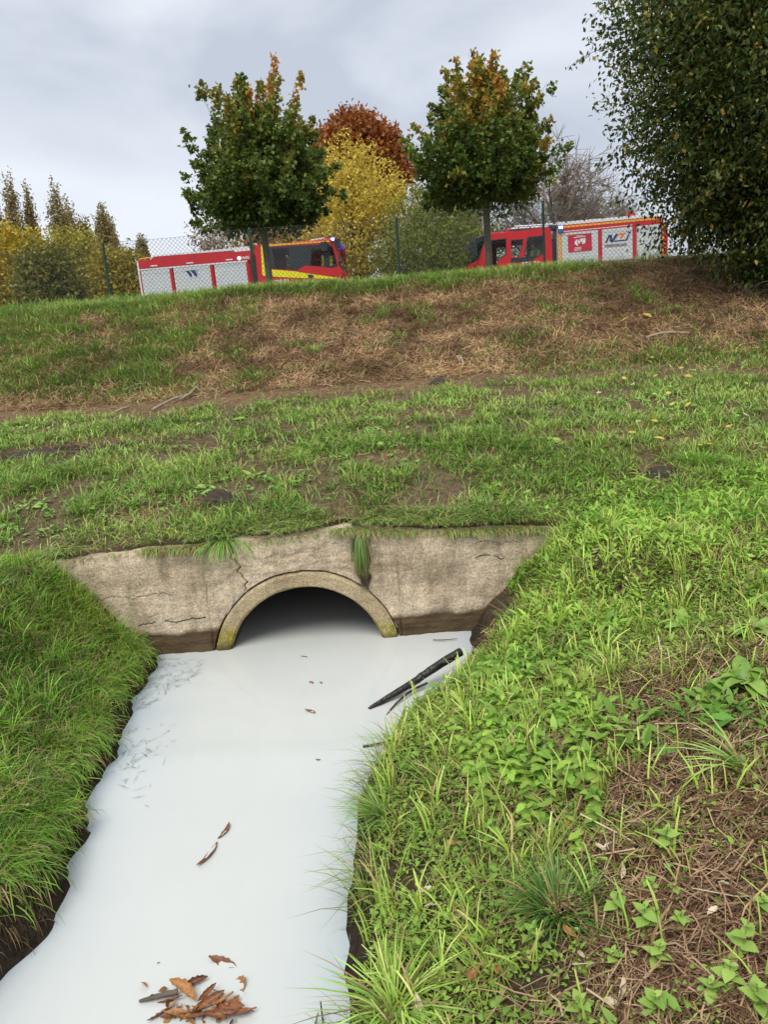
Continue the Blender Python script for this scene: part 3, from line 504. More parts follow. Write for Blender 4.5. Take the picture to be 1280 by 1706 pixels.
# right bank: fine grass, strappy yellow green shoots, small herb leaves
rb = lambda x, y: (x > -0.6) * masks(x, y)[0]
p = inview(wall_clear(scatter(52000, -0.4, 3.0, 1.2, 4.66, rb))); n = len(p); t = fbm(p[:, 0] * 3, p[:, 1] * 3, 95, 3)
V1 = blade_arrays(p, rng.uniform(0.03, 0.085, n), rng.uniform(0.0025, 0.005, n), rng.uniform(0, 6.28, n), rng.uniform(0.3, 1.7, n), vcol(n, (0.14, 0.20, 0.03), (0.38, 0.46, 0.08), t * 1.5 - 0.25, .2), 2)
p = inview(scatter(6000, -0.3, 2.6, 1.3, 4.6, lambda x, y: (x > xR(y) + 0.03 + 0.24 * sstep(3.3, 3.8, y)) * (0.16 + 0.9 * rb(x, y)), 0.016)); n = len(p)
V2 = blade_arrays(p, rng.uniform(0.07, 0.16, n), rng.uniform(0.005, 0.009, n), rng.normal(2.4, 1.6, n), rng.uniform(0.1, 0.8, n), vcol(n, (0.20, 0.33, 0.035), (0.42, 0.52, 0.08)), 3, tipcol=vcol(n, (0.28, 0.38, 0.06), (0.52, 0.54, 0.15)), blunt=0.45)
yy = rng.uniform(1.3, 4.3, 1700); yy = yy[rng.random(len(yy)) < sstep(.42, .62, fbm(yy * 5, yy * 0, 123, 3))]; x = xR(yy) + rng.uniform(0.0, 0.09, len(yy)); k_ = yy < 3.5; x, yy = x[k_], yy[k_]; p = np.stack([x, yy, np.maximum(H(x, yy), 0)], 1); n = len(p)
V3 = blade_arrays(p, rng.uniform(0.07, 0.17, n), rng.uniform(0.002, 0.005, n), rng.normal(3.14, 1.1, n), rng.uniform(0.5, 1.9, n), vcol(n, (0.08, 0.13, 0.02), (0.30, 0.40, 0.08)), 3); V3[0][:, 2] = np.maximum(V3[0][:, 2], 0.004)
V4 = clumps(520, -0.2, 3.0, 1.3, 4.66, lambda x, y: (x > xR(np.minimum(y, 4.7)) + 0.06 + 0.22 * sstep(3.3, 3.8, y)) * np.clip(rb(x, y) + .12, 0, 1), .04, (.06, .16), (.003, .006), 24, (0.08, 0.16, 0.02), (0.30, 0.38, 0.06))
tag(link('bank_grass', npmesh('bank_grass', *join([V1, V2, V3, V4])), M['blade']), 'yellow green grass and cut shoots on the right stream bank', 'grass', kind='stuff')

def herbs(n, x0, x1, y0, y1, dens, L, asp, ca, cb, up=0.75, lift=0.03, clump=0.035):
    p = inview(wall_clear(scatter(n, x0, x1, y0, y1, dens, clump))); n = len(p); az = rng.uniform(0, 6.28, n); el = rng.uniform(0.0, up, n)
    ax = np.stack([np.cos(az) * np.cos(el), np.sin(az) * np.cos(el), np.sin(el)], 1); nr = np.stack([rng.normal(0, .35, n), rng.normal(0, .35, n), np.ones(n)], 1)
    p[:, 2] += rng.random(n) * lift; l = rng.uniform(*L, n) * rng.choice((.6, .8, 1.0, 1.35), n, p=(.3, .3, .25, .15)); t = fbm(p[:, 0] * 4, p[:, 1] * 4, 97, 3)
    return leaf_arrays(p, ax, nr, l, l * asp, vcol(n, ca, cb, t * 1.6 - 0.3))
slope = lambda x, y: (x > xR(np.minimum(y, 4.7)) + 0.06 + 0.17 * sstep(3.3, 3.8, y)) * np.clip(sstep(3.0, 3.8, y) * 1.1 - 0.75 * sstep(0.54, 0.62, fbm(x * 2.6, y * 2.6, 99, 4)), 0.03, 1)
V1 = herbs(52000, 0.2, 3.6, 3.0, 5.6, lambda x, y: slope(x, y) * sstep(0.2, 0.75, x - 0.35 * (y - 4.2)) * (1 - 0.93 * sstep(4.55, 5.15, y - 0.10 * x + .9 * (fbm(x * 3, y * 3, 129, 3) - .5))), (0.028, 0.062), 0.27, (0.13, 0.24, 0.028), (0.36, 0.50, 0.08), up=0.9, lift=0.05, clump=0.05)
V2 = herbs(46000, -0.2, 2.2, 1.3, 3.6, lambda x, y: np.maximum(rb(x, y), .5 * sstep(.56, .64, fbm(x * 5, y * 5, 127, 3))) * (x > xR(y) + 0.05), (0.010, 0.026), 0.62, (0.13, 0.22, 0.03), (0.34, 0.46, 0.09))
V3 = herbs(7000, 0.4, 2.2, 1.3, 3.5, lambda x, y: sstep(.46, .58, fbm(x * 2.4 + 7, y * 2.4, 135, 3)) * (.45 + .55 * sstep(2.2, 2.7, y)), (0.035, 0.085), 0.36, (0.09, 0.19, 0.03), (0.28, 0.42, 0.07), up=1.0, lift=.05, clump=.05)
tag(link('small_herbs', npmesh('small_herbs', *join([V1, V2, V3])), M['leaf']), 'low bright green herb leaves covering the right bank slope', 'ground cover', kind='stuff')

def straw_arrays(p, L, w, c, tilt=0.25, drop=0.0):
    n = len(p); az = rng.uniform(0, 6.28, n); d = np.stack([np.cos(az), np.sin(az), rng.normal(0, tilt, n)], 1); e = 0.06
    gx_ = (H(p[:, 0] + e, p[:, 1]) - H(p[:, 0] - e, p[:, 1])) / (2 * e); gy_ = (H(p[:, 0], p[:, 1] + e) - H(p[:, 0], p[:, 1] - e)) / (2 * e)
    d[:, 2] += np.clip(d[:, 0] * gx_ + d[:, 1] * gy_, -2, 2); s = np.stack([-np.sin(az), np.cos(az), rng.normal(0, .4, n)], 1); bend = rng.normal(0, 0.12, n)[:, None]
    q = p + np.array([0, 0, 1.0]) * (rng.random(n) * 0.03 + 0.004)[:, None]; V = []
    for t in (-0.5, 0.0, 0.5):
        m = q + d * (L * t)[:, None] + s * (L[:, None] * bend * (4 * t * t - 0.5)); V += [m - s * w[:, None] / 2, m + s * w[:, None] / 2]
    V = np.stack(V, 1).reshape(-1, 3); T = (np.arange(n)[:, None, None] * 6 + np.array([(0, 1, 3), (0, 3, 2), (2, 3, 5), (2, 5, 4)])[None]).reshape(-1, 3); return V, T, np.repeat(c, 6, 0)
p = inview(scatter(44000, 0.1, 2.8, 1.2, 4.2, lambda x, y: (x > xR(y) + 0.05) * masks(x, y)[1])); n = len(p)
V1 = straw_arrays(p, rng.uniform(0.03, 0.16, n), rng.uniform(0.0015, 0.0042, n), vcol(n, (0.11, 0.055, 0.030), (0.48, 0.32, 0.18), rng.random(n) ** 1.6))
p = inview(scatter(1500, 0.2, 2.6, 1.2, 3.8, lambda x, y: (x > xR(y) + 0.05) * masks(x, y)[1])); n = len(p)
V2 = straw_arrays(p, rng.uniform(0.08, 0.30, n), rng.uniform(0.002, 0.005, n), vcol(n, (0.34, 0.23, 0.13), (0.66, 0.52, 0.34)), tilt=0.14)
tag(link('dead_straw', npmesh('dead_straw', *join([V1, V2])), M['straw']), 'brown dead straw litter on the right bank by the nettles', 'straw', kind='stuff')

# terrace above the culvert
tg = lambda x, y: masks(x, y)[0]
def taper(f, a, b): return lambda x, y: f(x, y) * (1 - (1 - b) * sstep(*a, y))
parts = []
for (N, y0, y1, w0, w1, h0, h1) in ((50000, 4.72, 6.3, .004, .008, .04, .12), (70000, 6.0, 9.6, .005, .010, .04, .11)):
    p = inview(scatter(N, -0.62 * y1, 0.62 * y1, y0, y1, tg)); n = len(p); t = fbm(p[:, 0] * 1.3, p[:, 1] * 1.3, 101, 4); cl = fbm(p[:, 0] * 5, p[:, 1] * 5, 103, 3)
    parts.append(blade_arrays(p, rng.uniform(h0, h1, n) * (0.45 + 1.2 * cl), rng.uniform(w0, w1, n), rng.uniform(0, 6.28, n), rng.uniform(0.3, 1.7, n), vcol(n, (0.13, 0.23, 0.03), (0.38, 0.48, 0.10), t * 2.4 - 0.75 + rng.normal(0, .15, n), .24), 2))
for (k, y0, y1, rr, h0, h1, w0, w1, nb) in ((900, 4.8, 6.4, .05, .06, .15, .004, .008, 34), (1500, 6.2, 9.2, .07, .05, .13, .005, .010, 28), (1500, 9.4, 14.2, .10, .09, .19, .008, .014, 24)):
    c_ = inview(scatter(k, -.6 * y1, .6 * y1, y0, y1, lambda x, y: np.clip(tg(x, y) * 1.3 - .15, 0, 1))); i = np.repeat(np.arange(len(c_)), nb); n = len(i); sz = rng.uniform(.5, 1.15, len(c_))[i]; a_ = rng.uniform(0, 6.28, n); r_ = rr * sz * np.sqrt(rng.random(n)); p = c_[i].copy(); p[:, 0] += r_ * np.cos(a_); p[:, 1] += r_ * np.sin(a_); p[:, 2] = H(p[:, 0], p[:, 1]) - .005
    tc_ = rng.random(len(c_))[i]; parts.append(blade_arrays(p, rng.uniform(h0, h1, n) * sz, rng.uniform(w0, w1, n), a_ + rng.normal(0, .5, n), rng.uniform(.3, 1.6, n), vcol(n, (0.085, 0.19, 0.022), (0.34, 0.46, 0.085), tc_ * .8 + rng.normal(.1, .15, n), .18), 3))
x = rng.uniform(-2.2, 1.2, 7000); p = np.stack([x, WY + rng.uniform(0.05, 0.34, len(x)), 0 * x], 1); p[:, 2] = H(p[:, 0], np.maximum(p[:, 1], 4.75)) - 0.01; p = p[rng.random(len(p)) < sstep(0.40, 0.62, fbm(p[:, 0] * 3.5, p[:, 1], 107, 3)) + 0.10]; n = len(p)
parts.append(blade_arrays(p, rng.uniform(0.05, 0.14, n), rng.uniform(.003, .006, n), rng.normal(-1.57, 0.8, n), rng.uniform(0.8, 2.0, n), vcol(n, (0.14, 0.23, 0.04), (0.40, 0.48, 0.13)), 3))
x = rng.uniform(-2.15, 1.1, 4200); x = x[rng.random(len(x)) < .12 + .88 * sstep(.42, .62, fbm(x * 4.2, x * 0 + 2, 137, 3))]; p = np.stack([x, np.full(len(x), WY) + rng.uniform(-.005, .06, len(x)), walltop(x) + rng.uniform(-.005, .015, len(x))], 1); n = len(p)
parts.append(blade_arrays(p, rng.uniform(.03, .09, n), rng.uniform(.003, .005, n), rng.normal(-1.57, .7, n), rng.uniform(.8, 2, n), vcol(n, (0.12, 0.18, 0.03), (0.34, 0.40, 0.11)), 3, hang=rng.uniform(.3, 1.5, n), dead=.4))
tag(link('terrace_grass', npmesh('terrace_grass', *join(parts)), M['blade']), 'patchy short grass on the flat ground above the culvert', 'grass', kind='stuff')
V1 = herbs(9000, -4.5, 5.0, 4.9, 8.5, lambda x, y: sstep(0.55, 0.66, fbm(x * 1.1 + 5, y * 1.1, 109, 3)) * (1 - 0.8 * np.clip(sum(blob(x, y, *b) for b in _BARE), 0, 1)), (0.03, 0.06), 0.6, (0.14, 0.27, 0.045), (0.30, 0.46, 0.11), up=0.5)
tag(link('clover_patches', npmesh('clover_patches', *V1), M['leaf']), 'low broad leaved weeds in patches among the terrace grass', 'ground cover', kind='stuff')
p = inview(scatter(26000, -6, 6.5, 4.7, 9.9, lambda x, y: np.clip(masks(x, y)[1] * 1.1, 0.10, 1))); n = len(p)
V1 = straw_arrays(p, rng.uniform(0.05, 0.16, n), rng.uniform(0.002, 0.005, n), vcol(n, ST1, ST2, rng.random(n) ** 1.3))
tag(link('dead_straw', npmesh('dead_straw', *V1), M['straw']), 'dry straw strewn along the path and bare spots of the terrace', 'straw', kind='stuff')

# embankment and its crest
p = inview(scatter(150000, -9.5, 9.5, 9.2, 14.3, tg)); n = len(p); t = fbm(p[:, 0] * 1.2, p[:, 1] * 1.2, 111, 3); cl = fbm(p[:, 0] * 3, p[:, 1] * 3, 113, 3)
V1 = blade_arrays(p, rng.uniform(0.06, 0.20, n) * (0.4 + 1.2 * cl), rng.uniform(.006, .012, n), rng.normal(-1.57, 1.3, n), rng.uniform(0.3, 1.7, n), vcol(n, (0.12, 0.21, 0.035), (0.32, 0.42, 0.09), t * 1.8 - .4, .2), 2)
p = inview(scatter(46000, -10, 10, 13.4, 16.2, lambda x, y: tg(x, y) * (y > 13.9))); n = len(p)
V2 = blade_arrays(p, rng.uniform(0.06, 0.17, n), rng.uniform(.006, .012, n), rng.uniform(0, 6.28, n), rng.uniform(0.2, 1.2, n), vcol(n, (0.15, 0.26, 0.04), (0.40, 0.50, 0.12), fbm(p[:, 0] * .9, p[:, 1] * .9, 115, 3) * 1.8 - .4), 2)
p = inview(scatter(2200, -10, 10, 14.3, 16.0, lambda x, y: sstep(.45, .62, fbm(x * 1.1, y, 117, 3)), 0.10)); n = len(p)
V3 = blade_arrays(p, rng.uniform(0.14, 0.30, n), rng.uniform(.007, .013, n), rng.uniform(0, 6.28, n), rng.uniform(0.2, 1.0, n), vcol(n, (0.14, 0.25, 0.04), (0.38, 0.47, 0.11)), 2)
tag(link('embankment_grass', npmesh('embankment_grass', *join([V1, V2, V3])), M['blade']), 'rough green grass on the embankment slope and along its crest', 'grass', kind='stuff')
p = inview(scatter(120000, -9.5, 9.5, 9.3, 14.3, lambda x, y: masks(x, y)[1])); n = len(p)
t = fbm(p[:, 0] * 2, p[:, 1] * 2, 119, 4); V1 = straw_arrays(p, rng.uniform(0.08, 0.28, n), rng.uniform(0.003, 0.008, n), vcol(n, (0.14, 0.078, 0.042), (0.60, 0.40, 0.21), np.clip(t * 2.2 - .6 + rng.normal(0, .25, n), 0, 1)), tilt=0.3)
p = inview(scatter(26000, -9.5, 9.5, 9.6, 14.0, lambda x, y: masks(x, y)[1], 0.05)); n = len(p)
V2 = blade_arrays(p, rng.uniform(0.08, 0.20, n), rng.uniform(.004, .008, n), rng.normal(-1.57, 1.0, n), rng.uniform(0.8, 2.2, n), vcol(n, (0.17, 0.10, 0.055), (0.52, 0.36, 0.19)), 2)
tag(link('dead_straw', npmesh('dead_straw', *join([V1, V2])), M['straw']), 'matted brown dead grass covering the embankment slope', 'straw', kind='stuff')

# ------------------------------------------------------------------ trees and shrubs
def limb(mb, a, b, r0, r1, sag=0.12, n=5, seg=6):
    a = np.array(a, float); b = np.array(b, float); L = np.linalg.norm(b - a); k = rng.normal(0, 0.05 * L, 3); k[2] += sag * L; P = []
    for t in np.linspace(0, 1, seg): P.append(a * (1 - t) + b * t + k * 4 * t * (1 - t) * 0.5 + rng.normal(0, 0.008 * L, 3) * (0 < t < 1))
    mb.tube(P, list(np.linspace(r0, r1, seg)), n, cap=False); return P
def envelope(h, hs, rs): return np.interp(h, hs, rs)
def make_tree(name, label, cat, base, trunk_h, crown_h, hs, rs, ncl, nleaf, leaf, aspect, colf, clump=0.30, axis_up=0.8, axlen=0.45, trunk_r=0.09, bark='bark', group=None, shell=0.45, squash=1.0, limbs=46, droop=0.0, lumps=0.28, seed=0, nrup=0.6):
    base = np.array(base, float); t = empty(name, base); tag(t, label, cat, group)
    h = rng.random(ncl * 4); r = envelope(h, hs, rs); k = rng.random(ncl * 4) < (r / max(rs)) ** 1.3 + 0.04; h = h[k][:ncl]; r = r[k][:ncl]; n = len(h)
    az = rng.uniform(0, 2 * math.pi, n); lump = 1 + lumps * (fbm(az * 1.6 + seed, h * 5, 131 + seed, 3) - 0.5) * 2
    rad = r * lump * rng.random(n) ** shell
    c = np.stack([rad * np.cos(az), rad * np.sin(az) * squash, trunk_h + h * crown_h], 1)
    ax = unit(np.stack([np.cos(az) * (1 - axis_up * 0.7), np.sin(az) * (1 - axis_up * 0.7), np.full(n, axis_up) + 0 * h], 1) + rng.normal(0, .22, (n, 3)))
    i = np.repeat(np.arange(n), nleaf); m = len(i); tt = rng.random(m); sp = clump * (1 - 0.6 * tt)
    p = c[i] + ax[i] * ((tt - 0.3) * axlen)[:, None] + rng.normal(0, 1, (m, 3)) * (sp * 0.5)[:, None]
    la = unit(rng.normal(0, 1, (m, 3)) + ax[i] * 0.4 - np.array([0, 0, droop])); nr = rng.normal(0, .6, (m, 3)) + np.array([0, 0, nrup]); L = leaf * rng.uniform(0.6, 1.25, m)
    rel = np.linalg.norm(p[:, :2], axis=1) / np.maximum(envelope(np.clip((p[:, 2] - trunk_h) / crown_h, 0, 1), hs, rs), 0.05)
    col = colf((p[:, 2] - trunk_h) / crown_h, rel, i, m)
    link('crown', npmesh('crown', *leaf_arrays(p, la, nr, L, L * aspect, col, ell=False)), M['leaf'], t)
    mb = MB(); tp = [(0, 0, -0.3)] + [(rng.normal(0, 0.02), rng.normal(0, 0.02), trunk_h * f) for f in (0.25, 0.6, 1.0)] + [(rng.normal(0, 0.05), rng.normal(0, 0.05), trunk_h + crown_h * f) for f in (0.3, 0.6, 0.88)]
    mb.tube(tp, [trunk_r * 1.25, trunk_r * 1.02, trunk_r * 0.95, trunk_r * 0.9, trunk_r * 0.6, trunk_r * 0.35, trunk_r * 0.12], 9)
    for j in rng.choice(n, min(limbs, n), replace=False):
        z0 = trunk_h + max(0, (c[j, 2] - trunk_h)) * rng.uniform(0.1, 0.5) - 0.02
        limb(mb, (0, 0, z0), c[j], trunk_r * 0.32, trunk_r * 0.07, 0.05, 5, 5)
    mb.build('trunk', M[bark], t, smooth=True); return t
def cmix(*stops):
    """colour by a 0..1 value"""
    xs = [s[0] for s in stops]; cs = np.array([s[1] for s in stops])
    return lambda v: np.stack([np.interp(v, xs, cs[:, k]) for k in range(3)], 1)
def jitter(c, a=0.16): n = len(c); return np.clip(c * (1 + rng.normal(0, a, (n, 1))) * (1 + rng.normal(0, a * .3, (n, 3))), .004, .9)

mp = cmix((0, (0.075, 0.13, 0.028)), (0.38, (0.16, 0.23, 0.042)), (0.62, (0.28, 0.28, 0.05)), (0.82, (0.52, 0.32, 0.055)), (1, (0.66, 0.32, 0.06)))
def make_maple(label, base, trunk_h, size, bias, seed, top=3.05):
    t = empty('maple_tree', base); tag(t, label, 'tree', 'young maples on the crest'); mb = MB(); LP = []; LA = []; LV = []
    mb.tube([(0, 0, -.3), (.01, 0, trunk_h * .4), (-.01, .02, trunk_h), (.02, 0, trunk_h + top * .35), (0, 0, trunk_h + top * .7), (.02, .02, trunk_h + top * .93)], [.105, .085, .080, .055, .03, .008], 9)
    nb = 175
    for k in range(nb):
        f = (k + .5) / nb; az = 2.39996 * k + rng.normal(0, .25); el = math.radians(4 + 82 * f ** .9) + rng.normal(0, .07); el = min(el, 1.5)
        reach = float(np.interp(math.degrees(el), [0, 15, 30, 45, 60, 75, 90], [1.46, 1.66, 1.82, 2.05, 2.32, 2.6, top])) * size * rng.uniform(.66, 1.08) * (1 + .16 * (float(vn(np.array(az * 1.1 + seed), np.array(el * 2.0), 171)) - .5) * 2)
        z0 = trunk_h + .05 + .55 * f * rng.uniform(.3, 1); s0 = np.array([0, 0, z0]); d = np.array([math.cos(az) * math.cos(el), math.sin(az) * math.cos(el), math.sin(el)]); e0 = np.array([0, 0, trunk_h]) + d * reach; e0[2] = max(e0[2], trunk_h + .02); ctl = s0 * .45 + e0 * .55 + np.array([0, 0, -.10 * reach])
        B = lambda u: s0 * (1 - u) ** 2 + 2 * ctl * u * (1 - u) + e0 * u * u
        mb.tube([B(u) for u in (0, .25, .5, .75, 1)], [.020, .014, .010, .007, .003], 4, cap=False)
        m = int(95 + 75 * reach); u = rng.uniform(.16, 1.0, m) ** .75; P = s0 * ((1 - u) ** 2)[:, None] + ctl * (2 * u * (1 - u))[:, None] + e0 * (u * u)[:, None]
        # side twigs: leaves sit in bunches along the branch, thinner towards its tip
        g = np.floor(u * 9) ; ph = rng.normal(0, 1, (12, 3))[g.astype(int)]; sp = (.26 * (1 - u) ** .6 + .05)[:, None]; P = P + ph * sp * .75 + rng.normal(0, 1, (m, 3)) * sp * .42
        LP.append(P); LA.append(np.tile(d, (m, 1))); LV.append(.02 + .30 * f + .40 * u ** 2.2 * (.4 + .6 * f) + bias + rng.normal(0, .13) + rng.normal(0, .12, m))
    p = np.concatenate(LP); n = len(p); L = .105 * rng.uniform(.6, 1.25, n); la = unit(rng.normal(0, .8, (n, 3)) + np.concatenate(LA) * .4 - np.array([0, 0, .25])); nr = rng.normal(0, .6, (n, 3)) + np.array([0, 0, .7])
    link('crown', npmesh('crown', *leaf_arrays(p, la, nr, L, L * .85, jitter(mp(np.clip(np.concatenate(LV), 0, 1))), ell=False)), M['leaf'], t); mb.build('trunk', M['bark_light'], t, smooth=True); return t
TY = 19.5
b1 = ony(455, 466, TY); b2 = ony(823, 441, TY)
make_maple('dark green young maple on the crest in front of the red and yellow fire engine', (b1[0] - .10, TY, 2.5), 2.24, 1.10, .02, 5, 2.85)
make_maple('orange tipped young maple on the crest in front of the engine with the red cab', (b2[0] - .12, TY, 2.5), 2.38, 1.08, .09, 14, 2.8)

def at(u, v, y): return ony(u, v, y)
def far_tree(name, label, cat, u, v_top, v_bot, y, wpx, colf, **k):
    """crown between two rows of the photograph, standing on the far ground at distance y"""
    a = at(u, v_top, y); c = at(u, v_bot, y); gz = 2.0; th = max(0.3, c[2] - gz); ch = a[2] - c[2]; rr = wpx / FPX * y * 0.5
    hs = k.pop('hs', [0, .1, .3, .55, .8, .95, 1]); rs = k.pop('rs', [.6, .85, 1, .92, .65, .35, .08])
    return make_tree(name, label, cat, (a[0], y, gz), th, ch, hs, [q * rr for q in rs], colf=colf, **k)
def flat(a, b, spread=0.5):
    f = cmix((0, a), (1, b))
    def g(h, rel, i, m): q = rng.random(i.max() + 1)[i]; return jitter(f(np.clip(q * spread + (1 - spread) * rng.random(m), 0, 1)), .14)
    return g
far_tree('chestnut_tree', 'tall rust brown chestnut tree rising between the two maples', 'tree', 588, 196, 350, 46, 158, flat((0.19, 0.055, 0.016), (0.52, 0.19, 0.04)), ncl=480, nleaf=34, leaf=0.30, aspect=0.55, clump=0.8, axis_up=0.3, axlen=0.8, trunk_r=0.28, seed=5, lumps=.16)
far_tree('yellow_tree', 'bright yellow autumn tree beside the cab of the left fire engine', 'tree', 582, 250, 470, 36, 190, flat((0.44, 0.37, 0.06), (0.90, 0.68, 0.12)), ncl=420, nleaf=34, leaf=0.17, aspect=0.6, clump=0.55, axis_up=0.95, axlen=1.3, trunk_r=0.14, seed=7, rs=[.55, .8, .95, .85, .50, .28, .06], lumps=.5, shell=.6)
far_tree('willow_bush', 'olive green willow bush between the yellow tree and the red cab', 'bush', 722, 322, 485, 34, 185, flat((0.11, 0.15, 0.028), (0.36, 0.38, 0.07)), ncl=620, nleaf=30, leaf=0.20, aspect=0.28, clump=0.6, axis_up=0.5, axlen=0.9, trunk_r=0.10, seed=8, rs=[.8, .95, 1, .9, .66, .35, .1], hs=[0, .15, .4, .65, .85, .95, 1], droop=.5)
far_tree('copper_tree', 'copper brown thinning tree behind the trunk of the left maple', 'tree', 470, 335, 480, 44, 190, flat((0.25, 0.15, 0.05), (0.62, 0.42, 0.14)), ncl=420, nleaf=26, leaf=0.24, aspect=0.55, clump=0.7, axis_up=0.5, axlen=0.8, trunk_r=0.16, seed=12, rs=[.9, 1, 1, .9, .7, .45, .15])
far_tree('pale_sapling', 'pale straw coloured sapling behind the left fire engine roof', 'tree', 352, 378, 440, 48, 75, flat((0.26, 0.17, 0.09), (0.46, 0.33, 0.19)), ncl=90, nleaf=16, leaf=0.20, aspect=0.5, clump=0.6, axis_up=0.8, axlen=1.2, trunk_r=0.05, seed=13, bark='twig', limbs=60)
pop = flat((0.22, 0.18, 0.075), (0.48, 0.38, 0.16))
for k, (u, vt, vb, w, y, lab) in enumerate([
        (14, 294, 470, 34, 95, 'tall olive poplar at the left edge of the picture'), (45, 316, 470, 22, 96, 'slim poplar just right of the one at the left edge'),
        (90, 308, 470, 44, 94, 'broad two topped poplar above the yellow thicket'), (112, 336, 470, 28, 99, 'short poplar leaning on the broad two topped one'),
        (140, 366, 470, 40, 97, 'low ragged poplar in the gap of the poplar row'), (168, 340, 470, 36, 95, 'tall poplar left of the first visible fence post'),
        (184, 372, 470, 22, 98, 'small grey green poplar behind the first visible fence post'), (238, 402, 470, 18, 99, 'lone little poplar top above the tail of the left fire engine'),
        (-14, 330, 470, 44, 92, 'dark poplar cut off by the left picture edge')]):
    far_tree('poplar_tree', lab, 'tree', u, vt + 14, vb, y, w * .80, pop, ncl=200, nleaf=26, leaf=0.30, aspect=0.6, clump=0.5, axis_up=1.5, axlen=2.8, trunk_r=0.2, group='poplars far behind on the left', seed=20 + k, hs=[0, .1, .4, .7, .9, 1], rs=[.6, .9, 1, .75, .4, .08], lumps=.3, limbs=20)
for k, (u, vt, vb, w, y, lab, a, b_) in enumerate([
        (25, 392, 520, 120, 44, 'yellow leaved thicket at the left edge below the poplars', (0.24, 0.21, 0.03), (0.70, 0.52, 0.06)),
        (110, 392, 520, 150, 46, 'olive and yellow thicket left of the first visible fence post', (0.16, 0.17, 0.035), (0.52, 0.45, 0.07)),
        (195, 425, 520, 90, 43, 'golden bush between the fence post and the tail of the left fire engine', (0.20, 0.18, 0.03), (0.60, 0.46, 0.06)),
        (-40, 380, 520, 110, 50, 'dark green thicket cut off by the left picture edge', (0.06, 0.08, 0.025), (0.24, 0.21, 0.05)),
        (70, 420, 520, 80, 40, 'dark green bush in front of the yellow thickets', (0.10, 0.115, 0.03), (0.36, 0.32, 0.06))]):
    far_tree('thicket', lab, 'bush', u, vt, vb, y, w, flat(a, b_), ncl=300, nleaf=28, leaf=0.22, aspect=0.6, clump=0.7, axis_up=0.6, axlen=0.9, trunk_r=0.09, group='thickets on the left beyond the fence', seed=40 + k, rs=[.9, 1, 1, .9, .7, .45, .2], lumps=.35)
far_tree('hedge_tree', 'grey brown bushy tree behind the olive willow bush', 'tree', 770, 330, 480, 52, 170, flat((0.10, 0.075, 0.045), (0.24, 0.18, 0.11)), ncl=330, nleaf=26, leaf=0.20, aspect=0.4, clump=0.8, axis_up=0.7, axlen=1.2, trunk_r=0.15, seed=52, limbs=80, bark='twig')

def bare_tree(name, label, base, h, spread, seed, limbs=16):
    base = np.array(base, float); t = empty(name, base); tag(t, label, 'tree'); mb = MB(); tw = MB()
    mb.tube([(0, 0, -.3), (0.1, 0, h * .2), (0.05, 0.1, h * .35)], [h * .035, h * .028, h * .02], 8)
    for k in range(limbs):
        a = 2.4 * k + rng.normal(0, .3); e = rng.uniform(.35, 1.35); L = h * rng.uniform(.5, .72); s0 = np.array([0.05, 0, h * rng.uniform(.15, .35)])
        tip = s0 + np.array([math.cos(a) * math.cos(e) * spread * .9, math.sin(a) * math.cos(e) * spread * .9, L * math.sin(e)]); P = limb(mb, s0, tip, h * .012, h * .003, .12, 5, 7)
        for q in range(17):
            p0 = np.array(P[rng.integers(2, 7)]); d = unit(rng.normal(0, 1, 3) + np.array([math.cos(a), math.sin(a), 1.5])); p1 = p0 + d * h * rng.uniform(.10, .2); Q = limb(tw, p0, p1, .022, .014, .05, 3, 4)
            for g in range(15):
                p2 = np.array(Q[rng.integers(1, 4)]); d2 = unit(d + rng.normal(0, .7, 3)); L2 = h * rng.uniform(.06, .13); tw.tube([p2, p2 + d2 * L2 * .5, p2 + d2 * L2 + np.array([0, 0, -.08 * L2])], [.017, .015, .010], 3, cap=False)
    mb.build('trunk', M['bark'], t, smooth=True); tw.build('crown', M['twig'], t, smooth=True); return t
w1 = at(925, 240, 52); bare_tree('bare_willow', 'bare grey brown willow behind the right maple', (w1[0], 52, 2.0), w1[2] - 2.0, 3.6, 1, 20)
w2 = at(735, 312, 56); bare_tree('bare_willow', 'smaller bare tree glimpsed left of the right maple', (w2[0], 56, 2.0), w2[2] - 2.0, 2.6, 2, 14)
w3 = at(1010, 330, 60); bare_tree('bare_willow', 'low bare tree behind the body of the right fire engine', (w3[0], 60, 2.0), w3[2] - 2.0, 2.5, 3, 12)
pp = at(806, 352, 33); mb = MB(); mb.tube([(0, 0, -.2), (0, 0, pp[2] - 2.2)], [.13, .10], 10); mb.tube([(0, 0, pp[2] - 2.2), (0, 0, pp[2] - 2.15)], [.115, .115], 10)
o = mb.build('concrete_pole', M['pole']); o.location = (pp[0], 33, 2.2); tag(o, 'pale concrete pole just left of the right maple trunk', 'pole')

